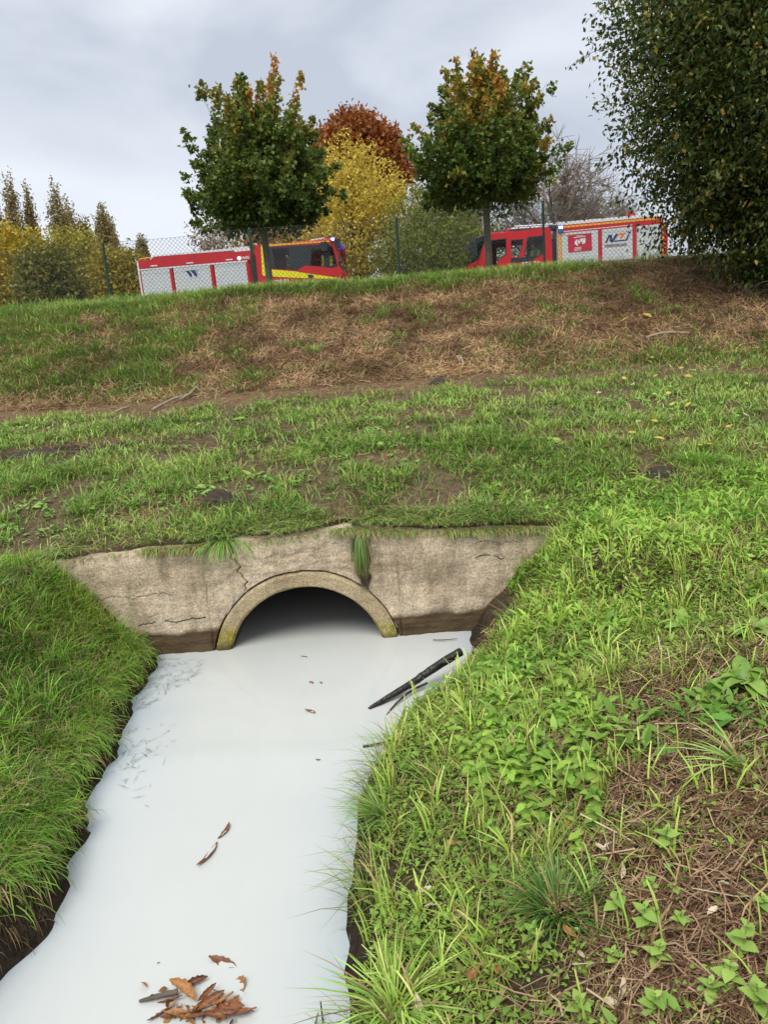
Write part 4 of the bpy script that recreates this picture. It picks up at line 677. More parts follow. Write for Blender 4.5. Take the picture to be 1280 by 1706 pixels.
# the big dark bush on the right
bb = np.array([6.35, 12.1, 0]); bb[2] = float(H(bb[0], bb[1])); bush = empty('dark_bush', bb); tag(bush, 'large dark leafy bush overhanging the embankment at the right edge', 'bush')
cl = []; lobes = [(-1.25, -0.3, 3.5, 1.45, 1.5, 1.15), (0.1, 0.2, 3.9, 1.8, 1.8, 1.7), (1.9, 0, 3.6, 2.2, 2.0, 2.2), (-0.95, -.1, 2.15, 1.25, 1.5, 0.95), (0.7, -.2, 1.6, 1.9, 1.7, 1.35), (0.6, 0.2, 5.2, 1.5, 1.5, 1.15), (2.6, 0, 5.3, 1.9, 1.8, 1.4), (2.6, -.5, 1.3, 1.7, 1.6, 1.3), (-0.6, 0.1, 4.7, 1.3, 1.2, 0.9), (0.2, -.3, 0.9, 1.5, 1.3, 0.95), (1.6, -.8, 0.6, 1.9, 1.3, 1.0), (3.2, -1.0, 0.4, 1.6, 1.3, 1.1), (-0.75, 0.2, 1.35, .85, 1.0, .7)]
for (x, y, z, a, b_, c_) in lobes:
    k = int(470 * (a * b_ * c_) ** 0.62); d = unit(rng.normal(0, 1, (k, 3))); r = rng.random(k) ** 0.46; lum = 1 + 1.05 * (fbm(d[:, 0] * 2.6 + x, d[:, 2] * 2.6 + d[:, 1] * 1.5 + z, 151, 4) - .5); cl.append(np.array([x, y, z]) + d * (r * lum)[:, None] * np.array([a, b_, c_]))
c = np.concatenate(cl); c = c[c[:, 2] > H(bb[0] + c[:, 0], bb[1] + c[:, 1]) - bb[2] + .05]; n = len(c); out = unit(c - np.array([0.8, 0, 2.6])); ax = unit(out + rng.normal(0, .5, (n, 3)) + np.array([0, 0, -.1])); i = np.repeat(np.arange(n), 22); m = len(i); tt = rng.random(m)
p = c[i] + ax[i] * ((tt - .3) * 0.62)[:, None] + rng.normal(0, .09, (m, 3)); la = unit(rng.normal(0, .7, (m, 3)) + ax[i] * .3 - np.array([0, 0, .55])); L = 0.088 * rng.uniform(.55, 1.25, m)
q = rng.random(n)[i]; yel = (rng.random(m) < 0.02 + 0.08 * (c[i, 0] < -0.6) * (q > .5)); col = jitter(cmix((0, (0.028, 0.050, 0.012)), (.55, (0.075, 0.115, 0.024)), (1, (0.20, 0.24, 0.05)))(np.clip(.75 * q + .35 * rng.random(m) - .05, 0, 1)))
col[yel] = jitter(np.tile(np.array([[0.42, 0.31, 0.05]]), (yel.sum(), 1)), .3)
mb = MB(); sP = []; edge = np.where((c[:, 0] < .1 + .3 * (c[:, 2] > 3)) & (c[:, 2] > .8))[0]
for j in rng.choice(edge, 170, replace=False):
    dd = unit(np.array([-1.0, rng.normal(-.2, .5), rng.normal(.15, .45)])); Ls = rng.uniform(.35, 1.15); q0 = c[j] - dd * .2; pts_ = [q0 + dd * Ls * u + np.array([0, 0, .12 * u - .38 * u * u]) * Ls for u in np.linspace(0, 1, 7)]; mb.tube(pts_, list(np.linspace(.006, .0025, 7)), 4, cap=False)
    for u in np.linspace(.25, 1, int(26 * Ls)): sP.append(q0 + dd * Ls * u + np.array([0, 0, .12 * u - .38 * u * u]) * Ls + rng.normal(0, .03, 3))
sP = np.array(sP); k = len(sP); p = np.concatenate([p, sP]); la = np.concatenate([la, unit(rng.normal(0, .5, (k, 3)) + np.array([-.2, 0, -.8]))]); L = np.concatenate([L, .095 * rng.uniform(.6, 1.2, k)]); col = np.concatenate([col, jitter(cmix((0, (0.05, 0.075, 0.018)), (.7, (0.16, 0.17, 0.04)), (1, (0.42, 0.30, 0.06)))(rng.random(k) ** 1.3))]); m = len(p)
link('crown', npmesh('crown', *leaf_arrays(p, la, rng.normal(0, .6, (m, 3)) + np.array([0, 0, .5]), L, L * .5, col, ell=False)), M['leaf'], bush)
for k in range(9):
    s0 = np.array([rng.uniform(.6, 2.6), rng.uniform(.2, .8), -.4]); e0 = np.array([s0[0] * 1.3 + rng.normal(0, .6), rng.normal(0, .6), rng.uniform(3.5, 5.6)]); P = limb(mb, s0, e0, rng.uniform(.035, .06), .014, .02, 7, 8)
    for j in rng.choice(n, 14, replace=False):
        a = np.array(P[rng.integers(2, 7)])
        if np.linalg.norm(c[j] - a) < 2.4: limb(mb, a, c[j], .018, .004, .05, 4, 5)
for k in range(46):      # thin arching shoots reaching out of the leaf mass and hanging low
    j = rng.integers(0, n); limb(mb, c[j], c[j] + ax[j] * rng.uniform(.4, .9) + np.array([0, 0, -.25]), .007, .003, .15, 4, 6)
mb.build('branches', M['bark'], bush, smooth=True)['kind'] = 'stuff'
tw = MB()
for k in range(110):
    x = rng.uniform(-1.7, 3.0); y = rng.uniform(-2.0, .6); a = np.array([x, y, float(H(bb[0] + x, bb[1] + y)) - bb[2]]); d = np.array([rng.normal(-.3, .7), rng.normal(-.5, .5), rng.uniform(.1, .9)]); tw.tube([a, a + d * .45, a + d * .8 + np.array([0, 0, -.15]), a + d * 1.1 + np.array([0, 0, -.5 * rng.random()])], [.004, .004, .0035, .002], 4, cap=False)
o = tw.build('bramble_twigs', M['bark']); o.location = bb; tag(o, 'tangle of thin bare bramble twigs at the foot of the dark bush', 'twigs', kind='stuff')

# ------------------------------------------------------------------ chain link fence
FY = 16.5; fence = empty('chain_link_fence', (-5.27, FY, 2.7)); tag(fence, 'green chain link fence along the crest of the embankment', 'fence')
PXS = [-5.27 + 2.985 * k for k in range(-2, 6)]; TOPZ = dict(zip(range(-2, 6), [4.00, 4.05, 4.09, 4.15, 4.14, 4.235, 4.25, 4.27]))
def ftop(x): return float(np.interp(x, PXS, list(TOPZ.values())))
for x in PXS:
    gz = float(H(x, FY)) - 0.3; mb = MB(); mb.tube([(x + 5.27, 0, gz - 2.7), (x + 5.27, 0, ftop(x) - 2.7)], .026, 10); mb.tube([(x + 5.27, 0, ftop(x) - 2.7), (x + 5.27, 0, ftop(x) - 2.68)], [.030, .022], 10); mb.build('post', M['green_metal'], fence, smooth=False)
for k in range(len(PXS) - 1):
    x0, x1 = PXS[k], PXS[k + 1]; V = []; T = []; w = .0026; Hn = 1.34; y = -.032
    def top(x): return ftop(x) - 2.72 + .012 * math.sin((x - x0) / (x1 - x0) * math.pi * 3)
    def seg(ax_, az_, bx_, bz_):
        i = len(V); dx, dz = bx_ - ax_, bz_ - az_; L = math.hypot(dx, dz); nx_, nz_ = -dz / L * w, dx / L * w
        V.extend([(ax_ + nx_, y, az_ + nz_), (ax_ - nx_, y, az_ - nz_), (ax_, y - w, az_), (bx_ + nx_, y, bz_ + nz_), (bx_ - nx_, y, bz_ - nz_), (bx_, y - w, bz_)])
        T.extend([(i, i + 1, i + 4), (i, i + 4, i + 3), (i + 1, i + 2, i + 5), (i + 1, i + 5, i + 4), (i + 2, i, i + 3), (i + 2, i + 3, i + 5)])
    dx = 0.088
    for sgn in (1, -1):
        for xs in np.arange(x0 - Hn, x1 + Hn, dx):
            a0 = xs; b0 = xs + sgn * Hn; ta, tb = 0, 1; lo, hi = sorted(((x0 - a0) / (b0 - a0), (x1 - a0) / (b0 - a0))); ta, tb = max(0, lo), min(1, hi)
            if tb - ta < .01: continue
            xa, xb = a0 + (b0 - a0) * ta, a0 + (b0 - a0) * tb; seg(xa + 5.27, top(xa) - Hn + Hn * ta, xb + 5.27, top(xb) - Hn + Hn * tb)
    for f in (0, .5, .98):
        xs = np.linspace(x0, x1, 9)
        for j in range(8): seg(xs[j] + 5.27, top(xs[j]) - Hn * f, xs[j + 1] + 5.27, top(xs[j + 1]) - Hn * f)
    link('wire_netting', npmesh('wire_netting', V, T), M['wire'], fence)

# ------------------------------------------------------------------ fire engines
def text_mesh(txt, size, shear=0.0, bold=0.0):
    cu = bpy.data.curves.new('lettering', 'FONT'); cu.body = txt; cu.size = size; cu.shear = shear; cu.offset = bold; cu.extrude = 0.002; cu.align_x = 'CENTER'; cu.align_y = 'CENTER'; cu.resolution_u = 3
    o = bpy.data.objects.new('lettering', cu); COL.objects.link(o); dg = bpy.context.evaluated_depsgraph_get(); me = bpy.data.meshes.new_from_object(o.evaluated_get(dg)); bpy.data.objects.remove(o); bpy.data.curves.remove(cu); return me
class Truck:
    """local frame: x forward, z up, the side that faces the photograph at y = s * 1.25"""
    def __init__(t, name, label, loc, rz, s, pitch=0.0, group=None):
        t.root = empty(name, loc); t.root.rotation_euler = (0, pitch, rz); tag(t.root, label, 'fire engine', 'fire engines parked behind the fence'); t.s = s
        t.mat = Matrix.Translation(loc) @ (Matrix.Rotation(rz, 4, 'Z') @ Matrix.Rotation(pitch, 4, 'Y')); t.inv = t.mat.inverted()
    def px(t, u, v, y=None):
        """point of the side plane seen at (u, v)"""
        y = t.s * 1.25 if y is None else y; o = t.inv @ Vector((0, 0, EYE)); d = t.inv.to_3x3() @ Vector(ray(u, v)); k = (y - o.y) / d.y; q = o + d * k; return (q.x, q.z)
    def plate(t, name, pts, mat, out, thick=0.004, both=False, parent=None, label=None, base=1.25):
        """flat piece proud of the side by out"""
        r = None
        for sg in ((t.s, -t.s) if both else (t.s,)):
            mb = MB(); mb.prism(pts, sg * (base + out - thick), sg * (base + out)); o = mb.build(name, mat, parent or t.root); r = r or o
            if label: o['label'] = label
        return r
    def holed(t, name, outer, holes, mat, y0, y1, parent=None):
        loops = [list(map(tuple, lp)) for lp in [outer] + holes]; flat_ = [p for lp in loops for p in lp]; n = len(flat_)
        tri = tessellate_polygon([[Vector((p[0], p[1], 0)) for p in lp] for lp in loops])
        V = [(p[0], y0, p[1]) for p in flat_] + [(p[0], y1, p[1]) for p in flat_]; Fc = [tuple(q) for q in tri] + [tuple(i + n for i in q[::-1]) for q in tri]; k = 0
        for lp in loops:
            m = len(lp); Fc += [(k + i, k + (i + 1) % m, n + k + (i + 1) % m, n + k + i) for i in range(m)]; k += m
        mb = MB(); mb.add(V, Fc); return mb.build(name, mat, parent or t.root)
    def wheel(t, x, sg):
        w = empty('wheel', (x, sg * 1.06, 0.5), parent=t.root); mb = MB(); mb.lathe([(.30, -.14), (.46, -.15), (.5, -.11), (.5, .11), (.46, .15), (.30, .14)], n=28); mb.build('tyre', M['rubber'], w, smooth=False)
        mb = MB(); mb.lathe([(.0, sg * .04), (.12, sg * .06), (.14, sg * .02), (.26, -sg * .02), (.30, sg * .11), (.305, -sg * .12)], n=20); mb.build('rim', M['steel'], w, smooth=True)
    def text(t, txt, x, z, size, mat, out=0.012, shear=0.0, bold=0.0, parent=None):
        o = link('lettering', text_mesh(txt, size, shear, bold), mat, parent or t.root); o.rotation_euler = (R(90), 0, R(180) if t.s > 0 else 0); o.location = (x, t.s * (1.25 + out), z); return o
    def chassis(t, x0, x1, wheels):
        mb = MB(); mb.box(x0, x1, -.45, .45, .55, .80); mb.box(x0, x0 + .1, -1.2, 1.2, .45, .62); mb.build('chassis', M['rubber'], t.root)
        for x in wheels:
            for sg in (-1, 1): t.wheel(x, sg)
def ins(poly, k=0.92):
    c = np.mean(np.array(poly), 0); return [tuple(c + (np.array(p) - c) * k) for p in poly]
def cab_rest(t, xr, xf, zs, ztop, red, slope):
    """the cab besides its sides: roof, rear wall, floor, front with windscreen, seats"""
    s = 1.19
    mb = MB(); mb.prism([(xr, ztop - .07), (xf - slope * .9, ztop - .07), (xf - slope * .9 - .12, ztop), (xr + .05, ztop)], -s, s); mb.build('roof', red, t.root, bevel=.02)
    mb = MB(); mb.box(xr + .002, xr + .05, -s, s, .62, ztop - .075); mb.build('rear_wall', red, t.root)
    mb = MB(); mb.box(xr + .052, xf - .1, -s, s, .62, 1.02); mb.build('cab_floor', M['dark'], t.root)
    fr = MB(); fr.prism([(xf - .09, .45), (xf + .02, .5), (xf + .02, zs - .15), (xf - .06, zs), (xf - .16, zs - .02)], -s, s); f = fr.build('front_panel', red, t.root, bevel=.02)
    g = MB(); g.box(xf + .021, xf + .03, -.8, .8, .75, 1.35); g.build('grille', M['dark'], f)
    for sg in (-1, 1):
        h = MB(); h.lathe([(0, .0), (.11, .005), (.13, -.03)], axis='y', n=14); o = h.build('headlight', M['white'], t.root, smooth=True); o.rotation_euler = (0, 0, R(-90)); o.location = (xf + .03, sg * .98, .72)
    mb = MB(); mb.box(xf - .02, xf + .1, -1.22, 1.22, .36, .60); mb.build('bumper', M['dark'], t.root, bevel=.03)
    wsm = MB(); wsm.prism([(xf - .075, zs), (xf - .045, zs), (xf - slope * .9 - .0, ztop - .08), (xf - slope * .9 - .03, ztop - .08)], -1.08, 1.08); wsm.build('windscreen', M['glass'], t.root)
    for sg in (-1, 1):
        mb = MB(); mb.prism([(xf - .10, zs - .02), (xf - .03, zs - .02), (xf - slope * .9 + .01, ztop - .075), (xf - slope * .9 - .06, ztop - .075)], sg * 1.085, sg * 1.16); mb.build('windscreen_pillar', M['dark'], t.root)
    for x, back in ((xf - 1.05, -.1), (xr + .35, -.1)):
        for y in (-.62, .62):
            mb = MB(); mb.box(x - .22, x + .25, y - .24, y + .24, 1.03, 1.42); mb.prism([(x - .24, 1.42), (x - .10, 1.42), (x - .20, 2.12), (x - .32, 2.12)], y - .23, y + .23); mb.build('seat', M['dark'], t.root, bevel=.03)

# --- left engine: nose to the right
T1 = Truck('fire_engine', 'red and white fire engine with a yellow striped cab on the left', (-4.75, 30.05, ROADZ - 0.12), R(-5), -1, R(-0.9))
z1 = lambda X, Y: T1.px(220 + X / 6.4, 380 + Y / 6.4); z2 = lambda X, Y: T1.px(400 + X / 6.4, 370 + Y / 6.4)
xr, _ = z1(42, 400); xb, ztb = z1(1275, 250); xb = z1(1262, 400)[0]; ztop = z1(700, 285)[1]; zred = z1(640, 385)[1]; zr0 = z1(110, 345)[1]
mb = MB(); mb.box(xr, xb, -1.20, 1.20, 0.75, zr0 - .06); mb.build('body', M['red'], T1.root, bevel=.02)
mb = MB(); mb.box(z1(235, 300)[0], xb - .06, -1.1, 1.1, zr0 - .055, ztop - .06); mb.build('roof_locker', M['white'], T1.root, bevel=.02)
T1.plate('upper_panel', [z1(50, 350), z1(195, 340), z1(235, 305), z1(1062, 240), z1(1095, 256), z1(1262, 240), z1(1262, 345), z1(62, 436)], M['red'], .012, .05, both=True)
T1.plate('roof_hatch', [z1(1058, 214), z1(1240, 193), z1(1262, 238), z1(1097, 254)], M['white'], .010, .06, both=True)
T1.plate('roof_trim', [z1(195, 340), z1(235, 305), z1(1062, 240), z1(1056, 216), z1(228, 292), z1(190, 330)], M['white'], .016, .03, both=True)
T1.plate('lower_trim', [z1(66, 441), z1(1225, 344), z1(1227, 359), z1(68, 455)], M['white'], .018, .03, both=True)
x_, zz = z1(45, 350); x2_, _ = z1(62, 350); T1.plate('corner_trim', [(x_, .9), (x2_, .9), (x2_, zz), (x_, zz)], M['white'], .020, .04, both=True)
zt = z1(640, 402)[1]
for a, b_ in ((85, 398), (436, 832), (878, 1218)):
    xa, xb2 = z1(a, 420)[0], z1(b_, 420)[0]; sh = T1.plate('roller_shutter', [(xa, .95), (xb2, .95), (xb2, zt), (xa, zt)], M['shutter'], .006, .03, both=True)
    for k in range(14):
        zb = zt - .10 - k * .11; mb = MB(); mb.box(xa + .01, xb2 - .01, -1.2585, -1.2565, zb, zb + .008); mb.build('slat_line', M['steel'], sh)
for a in (65, 402, 838, 1226):
    xa = z1(a, 480)[0]; xc_ = z1(a + 27, 480)[0]; T1.plate('shutter_post', [(xa, .9), (xc_, .9), (xc_, zt + .005), (xa, zt + .005)], M['red'], .016, .03, both=True)
for q, m_ in (([(570, 457), (606, 453), (640, 498), (631, 530)], 'navy'), ([(620, 450), (660, 447), (697, 493), (684, 525)], 'navy'), ([(666, 446), (695, 443), (700, 478)], 'sky_print')):
    T1.plate('emblem', [z1(*p) for p in q], M[m_], .012, .005)
for a, y in ((195, 396), (580, 365), (1000, 330)):
    T1.plate('handle', [z1(a, y + 4), z1(a + 72, y - 2), z1(a + 72, y + 12), z1(a, y + 16)], M['white'], .03, .02)
xl, zl = z1(1142, 322); mb = MB(); mb.lathe([(0, -.03), (.055, -.025), (.06, 0)], n=14); o = mb.build('flashing_lamp', M['flash'], T1.root, smooth=True); o.location = (xl, -1.262, zl)
xl2, zl2 = z1(1208, 318); T1.text('WISS', xl2, zl2, .13, M['white'], .016, bold=.004)
mb = MB(); mb.tube([(xr + .05, -1.05, zr0 - .03), (xr + .1, -1.05, zr0 + .08), (xr + .55, -1.05, zr0 + .09), (xr + .6, -1.05, zr0 - .03)], .025, 6); mb.build('ladder_rail', M['orange'], T1.root)
mb = MB(); mb.box(xr - .06, xr - .002, -1.15, -.95, zr0 - .32, zr0 - .12); mb.build('rear_lamp', M['dark'], T1.root)
# cab
xc0, _ = z2(165, 420); xf = z2(1088, 560)[0]; ctop = z2(600, 210)[1]
out1 = [z2(165, 245), z2(560, 218), z2(950, 192), z2(1030, 212), z2(1046, 300), z2(1050, 455), z2(1088, 520), z2(1092, 585)]; out1 = out1 + [(xf + .0, .62), (xc0, .62)]
w_rear = [z2(345, 285), z2(520, 278), z2(545, 500), z2(372, 496)]; w_front = [z2(760, 285), z2(885, 290), z2(900, 470), z2(752, 462)]; w_dash = [z2(945, 262), z2(985, 265), z2(1025, 440), z2(960, 470)]
for sg in (-1, 1): T1.holed('side_panel', out1, [w_rear, w_front, w_dash], M['red_cab'], sg * 1.19, sg * 1.25)
for w in (w_rear, w_front, w_dash): T1.plate('window', w, M['glass'], -.02, .008, both=True)
band = [z2(245, 272), z2(940, 232), z2(985, 250), z2(1010, 330), z2(1040, 468), z2(985, 492), z2(920, 480), z2(690, 465), z2(612, 513), z2(268, 496)]
for sg in (-1, 1): T1.holed('window_band', band, [w_rear, w_front, [tuple(np.array(p)) for p in w_dash]], M['dark'], sg * 1.251, sg * 1.257)
T1.plate('stripe', [z2(222, 262), z2(226, 243), z2(955, 196), z2(960, 214), z2(240, 264)], M['orange'], .014, .006, both=True, label='orange stripe along the cab roof edge')
T1.plate('stripe', [z2(222, 262), z2(241, 266), z2(268, 500), z2(600, 528), z2(1065, 596), z2(1060, 612), z2(720, 600), z2(400, 585), z2(250, 572), z2(236, 555)], M['yellow'], .014, .006, both=True, label='fluorescent yellow stripe round the cab window band')
T1.plate('wing_panel', [z2(610, 519), z2(690, 466), z2(920, 482), z2(955, 502), z2(1020, 482), z2(1060, 488), z2(1090, 530), z2(1086, 586), z2(800, 556), z2(604, 524)], M['red_cab'], .024, .02, both=True)
T1.plate('step_box', [z2(725, 557), z2(782, 565), z2(795, 606), z2(726, 602)], M['dark'], .022, .01)
xt, zt_ = z2(447, 628); T1.text('310-21', xt, zt_ - .02, .19, M['white'], .012, bold=.006)
cab_rest(T1, xc0, xf, z2(1000, 490)[1], ctop, M['red_cab'], .24)
xa, za = z2(735, 180); xb_, zb_ = z2(890, 150); mb = MB()
for y in (-1.0, -.55): mb.tube([(xa, y, za - .02), (xb_, y, zb_ - .03)], .018, 6)
for f in (0.05, .35, .65, .95):
    x = xa + (xb_ - xa) * f; mb.tube([(x, -1.0, za), (x, -.55, za)], .014, 6); mb.tube([(x, -1.0, ctop - .02), (x, -1.0, za + .02)], .012, 6)
mb.build('roof_rack', M['white'], T1.root)
xa, za = z2(945, 160); xb_, zb_ = z2(1042, 205); mb = MB(); mb.prism([(xa, zb_ - .01), (xa + .02, za), (xb_ - .12, za + .0), (xb_, zb_ - .01)], -1.1, 1.1); lb = mb.build('light_bar', M['blue_lamp'], T1.root, bevel=.02)
mb = MB(); mb.box(xa + .06, xa + .16, -1.112, -1.104, zb_ + .02, za - .03); mb.build('lamp_segment', M['flash'], lb)
mb = MB(); mb.tube([(xf - .32, -1.22, ctop - .14), (xf - .05, -1.42, ctop - .12)], .02, 6); mb.box(xf - .12, xf + .06, -1.56, -1.34, ctop - .36, ctop - .08); mb.build('mirror', M['dark'], T1.root)
mb = MB(); mb.box(xf - .62, xf - .40, -1.45, -1.28, ctop - .42, ctop - .12); mb.tube([(xf - .5, -1.30, ctop - .1), (xf - .5, -1.18, ctop - .05)], .02, 6); mb.build('mirror', M['dark'], T1.root)
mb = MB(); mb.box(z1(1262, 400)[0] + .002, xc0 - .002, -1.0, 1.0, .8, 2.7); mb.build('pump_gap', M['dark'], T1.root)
T1.chassis(xr, xf - .1, (xr + 1.2, xf - 1.05))

# --- right engine: nose to the left
T2 = Truck('fire_engine', 'red fire engine with white shutters and a red cab on the right', (7.0, 29.9, ROADZ - 0.12), R(180 + 3), 1, R(0.3))
y3 = lambda X, Y: T2.px(770 + X / 6.4, 340 + Y / 6.4); y4 = lambda X, Y: T2.px(920 + X / 5.818, 330 + Y / 5.818); y5 = lambda X, Y: T2.px(1000 + X / 16, 370 + Y / 16)
xr, xb = y4(1122, 400)[0], y4(62, 400)[0]; ztop = y4(500, 195)[1]; zsh = y4(500, 300)[1]
mb = MB(); mb.box(xr, xb, -1.20, 1.20, .75, ztop - .02); mb.build('body', M['white'], T2.root, bevel=.02)
T2.plate('roof_panel', [y4(40, 236), y4(845, 165), y4(1030, 150), y4(1030, 178), y4(62, 266)], M['white'], .006, .05, both=True)
T2.plate('upper_panel', [y4(60, 266), y4(1062, 178), y4(1062, 248), y4(95, 340), y4(62, 342)], M['red'], .012, .06, both=True)
T2.plate('stripe', [y4(118, 272), y4(1030, 186), y4(1030, 206), y4(120, 290)], M['orange'], .017, .004, both=True, label='gold stripe along the upper panel')
T2.plate('stripe', [y4(118, 322), y4(780, 258), y4(780, 264), y4(118, 329)], M['white'], .017, .004, label='thin white line on the upper panel')
for k, X in enumerate((137, 316, 495, 675)):
    x, z = y4(X, 232 - (X - 137) * .11); mb = MB(); mb.lathe([(0, .012), (.03, .01), (.034, 0)], n=10); o = mb.build('vent_cap', M['dark'], T2.root); o.location = (x, 1.256, z)
for a, b_ in ((95, 448), (488, 782), (828, 1056)):
    xa, xb2 = y4(a, 400)[0], y4(b_, 400)[0]; z_l, z_r = y4(a, 338 - (a - 95) * .098)[1], y4(b_, 338 - (b_ - 95) * .098)[1]; sh = T2.plate('roller_shutter', [(xa, .95), (xb2, .95), (xb2, z_r), (xa, z_l)], M['shutter'], .006, .03, both=True)
    for k in range(14):
        zb = min(z_l, z_r) - .10 - k * .11; mb = MB(); mb.box(min(xa, xb2) + .01, max(xa, xb2) - .01, 1.2565, 1.2585, zb, zb + .008); mb.build('slat_line', M['steel'], sh)
for a in (453, 788):
    xa, xc_ = y4(a, 420)[0], y4(a + 30, 420)[0]; zt = y4(a + 15, 330 - (a - 95) * .098)[1]; T2.plate('shutter_post', [(xa, .9), (xc_, .9), (xc_, zt), (xa, zt)], M['red'], .016, .03, both=True)
xa, xc_ = y4(66, 420)[0], y4(90, 420)[0]; T2.plate('stripe', [(xa, .9), (xc_, .9), (xc_, zsh + .02), (xa, zsh + .02)], M['orange'], .014, .03, both=True, label='gold edge stripe at the front of the body')
xa, xc_ = y4(1066, 420)[0], y4(1124, 420)[0]; zc = y4(1095, 235)[1]; cp = T2.plate('corner_post', [(xa, .9), (xc_, .9), (xc_, zc), (xa, zc)], M['red'], .016, .04, both=True)
for k in range(9):
    z = zc - .10 - k * .2; T2.plate('stripe', [(xa, z), (xa, z - .10), (xa + (xc_ - xa) * .6, z - .02), (xa + (xc_ - xa) * .6, z + .06)], M['orange'], .020, .004)
xl, zl = y4(85, 300); mb = MB(); mb.box(xl - .10, xl + .10, 1.262, 1.30, zl - .13, zl + .13); lo = mb.build('beacon', M['blue_lens'], T2.root, bevel=.01); mb = MB(); mb.box(xl - .07, xl + .07, 1.3005, 1.308, zl + .01, zl + .09); mb.build('lamp_segment', M['flash'], lo)
xl, zl = y4(792, 185); mb = MB(); mb.lathe([(.0, .20), (.10, .18), (.17, .10), (.18, 0)], axis='z', n=16); o = mb.build('roof_dome', M['red'], T2.root, smooth=True); o.location = (xl, 1.0, ztop - .02)
poster = T2.plate('poster', [y4(152, 361), y4(384, 338), y4(390, 508), y4(160, 530)], M['poster_red'], .014, .006)
y6 = lambda X, Y: T2.px(930 + X / 18.29, 380 + Y / 18.29)
for q in ([(560, 240), (755, 215), (755, 232), (560, 258)], [(480, 285), (840, 240), (840, 262), (480, 305)], [(500, 470), (550, 355), (585, 350), (590, 430), (610, 540), (575, 545), (545, 500), (520, 505)], [(600, 400), (640, 345), (665, 350), (670, 465), (620, 480), (610, 440)], [(675, 330), (840, 300), (845, 420), (810, 480), (740, 490), (735, 430), (690, 430)], [(500, 600), (715, 570), (715, 590), (500, 620)], [(500, 640), (715, 612), (715, 630), (500, 660)], [(505, 680), (715, 655), (715, 670), (505, 695)]):
    T2.plate('poster_print', [y6(*p) for p in q], M['white'], .019, .004, parent=poster)
for q, m_ in (([(135, 555), (187, 553), (292, 338), (232, 345)], 'navy'), ([(262, 343), (322, 338), (330, 470), (300, 535), (262, 500)], 'navy'), ([(290, 545), (345, 540), (505, 308), (420, 320)], 'navy'), ([(375, 530), (400, 492), (690, 462), (760, 328), (800, 322), (722, 492)], 'navy'),
              ([(512, 300), (690, 276), (672, 328), (498, 348)], 'orange_print'), ([(560, 340), (650, 328), (592, 440), (545, 446)], 'orange_print'), ([(690, 268), (715, 232), (738, 230), (712, 268)], 'navy'), ([(730, 290), (765, 236), (786, 234), (752, 290)], 'navy'), ([(130, 672), (720, 618), (720, 626), (130, 680)], 'orange_print')):
    T2.plate('emblem', [y5(*p) for p in q], M[m_], .012, .005)
x0t, _ = y5(130, 620); x1t, _ = y5(718, 590); xt, zt_ = y5(424, 608); o = T2.text('mototruck.com', xt, zt_, abs(x0t - x1t) / 6.3, M['navy'], .010, bold=.003)
# cab
xc0 = y3(962, 420)[0]; xf = y3(160, 655)[0]; ctop = y3(640, 280)[1]
out2 = [y3(932, 245), y3(640, 280), y3(345, 316), y3(262, 345), y3(200, 545), y3(160, 655)] + [(xf, .62), (xc0, .62)] + [y3(962, 420)]
w_a = [y3(302, 396), y3(468, 375), y3(470, 535), y3(385, 598), y3(378, 645), y3(250, 645)]; w_b = [y3(527, 382), y3(648, 372), y3(655, 410), y3(610, 566), y3(527, 562)]; w_c = [y3(705, 360), y3(878, 340), y3(885, 508), y3(800, 562), y3(668, 568), y3(690, 430)]
for sg in (-1, 1): T2.holed('side_panel', out2, [w_a, w_b, w_c], M['red_cab'], sg * 1.19, sg * 1.25)
for w in (w_a, w_b, w_c): T2.plate('window', w, M['glass'], -.02, .008, both=True)
T2.plate('door_recess', [y3(524, 572), y3(798, 567), y3(735, 612), y3(522, 628)], M['dark'], .006, .006, both=True)
for w in (w_a, w_c):
    o2 = ins(w, 1.08)
    for sg in (-1, 1): T2.holed('window_seal', o2, [ins(w, 1.0)], M['dark'], sg * 1.251, sg * 1.256)
xt, zt_ = y3(735, 640); T2.text('351-21', xt, zt_ - .01, .23, M['white'], .012, bold=.006)
cab_rest(T2, xc0, xf, y3(185, 590)[1], ctop, M['red_cab'], .42)
mb = MB(); mb.prism([y3(105, 458), y3(150, 365), y3(215, 328), y3(292, 318), y3(270, 372), y3(205, 408), y3(135, 440)], -1.15, 1.24); mb.build('sun_visor', M['dark'], T2.root, bevel=.015)
mb = MB(); mb.tube([y3(300, 320) and (y3(300, 320)[0], 1.2, y3(300, 320)[1]), (xf + .15, 1.40, ctop - .2)], .02, 6); mb.box(xf + .02, xf + .22, 1.34, 1.56, ctop - .75, ctop - .3); mb.build('mirror', M['dark'], T2.root)
xa, za = y3(578, 232); xb_, zb_ = y3(985, 206); mb = MB(); mb.tube([(xa, 1.05, za), (xb_, 1.05, zb_)], .03, 8); mb.tube([(xa, .5, za), (xb_, .5, zb_)], .03, 8); mb.build('ladder', M['white'], T2.root)
mb = MB(); mb.box(min(xa, xb_) - .02, max(xa, xb_) + .25, .45, 1.1, ctop - .01, ctop + .06)
for f in (.1, .4, .7, .95): x = xa + (xb_ - xa) * f; mb.tube([(x, 1.05, ctop), (x, 1.05, za + (zb_ - za) * f - .02)], .018, 6)
mb.build('roof_rack', M['dark'], T2.root)
xl, zl = y3(518, 250); mb = MB(); mb.lathe([(0, .14), (.06, .13), (.085, .06), (.09, 0)], axis='z', n=14); o = mb.build('beacon', M['red'], T2.root, smooth=True); o.location = (xl, 1.0, ctop + .0)
mb = MB(); mb.box(min(xb, xc0) + .002, max(xb, xc0) - .002, -1.0, 1.0, .8, 2.6); mb.build('pump_gap', M['dark'], T2.root)
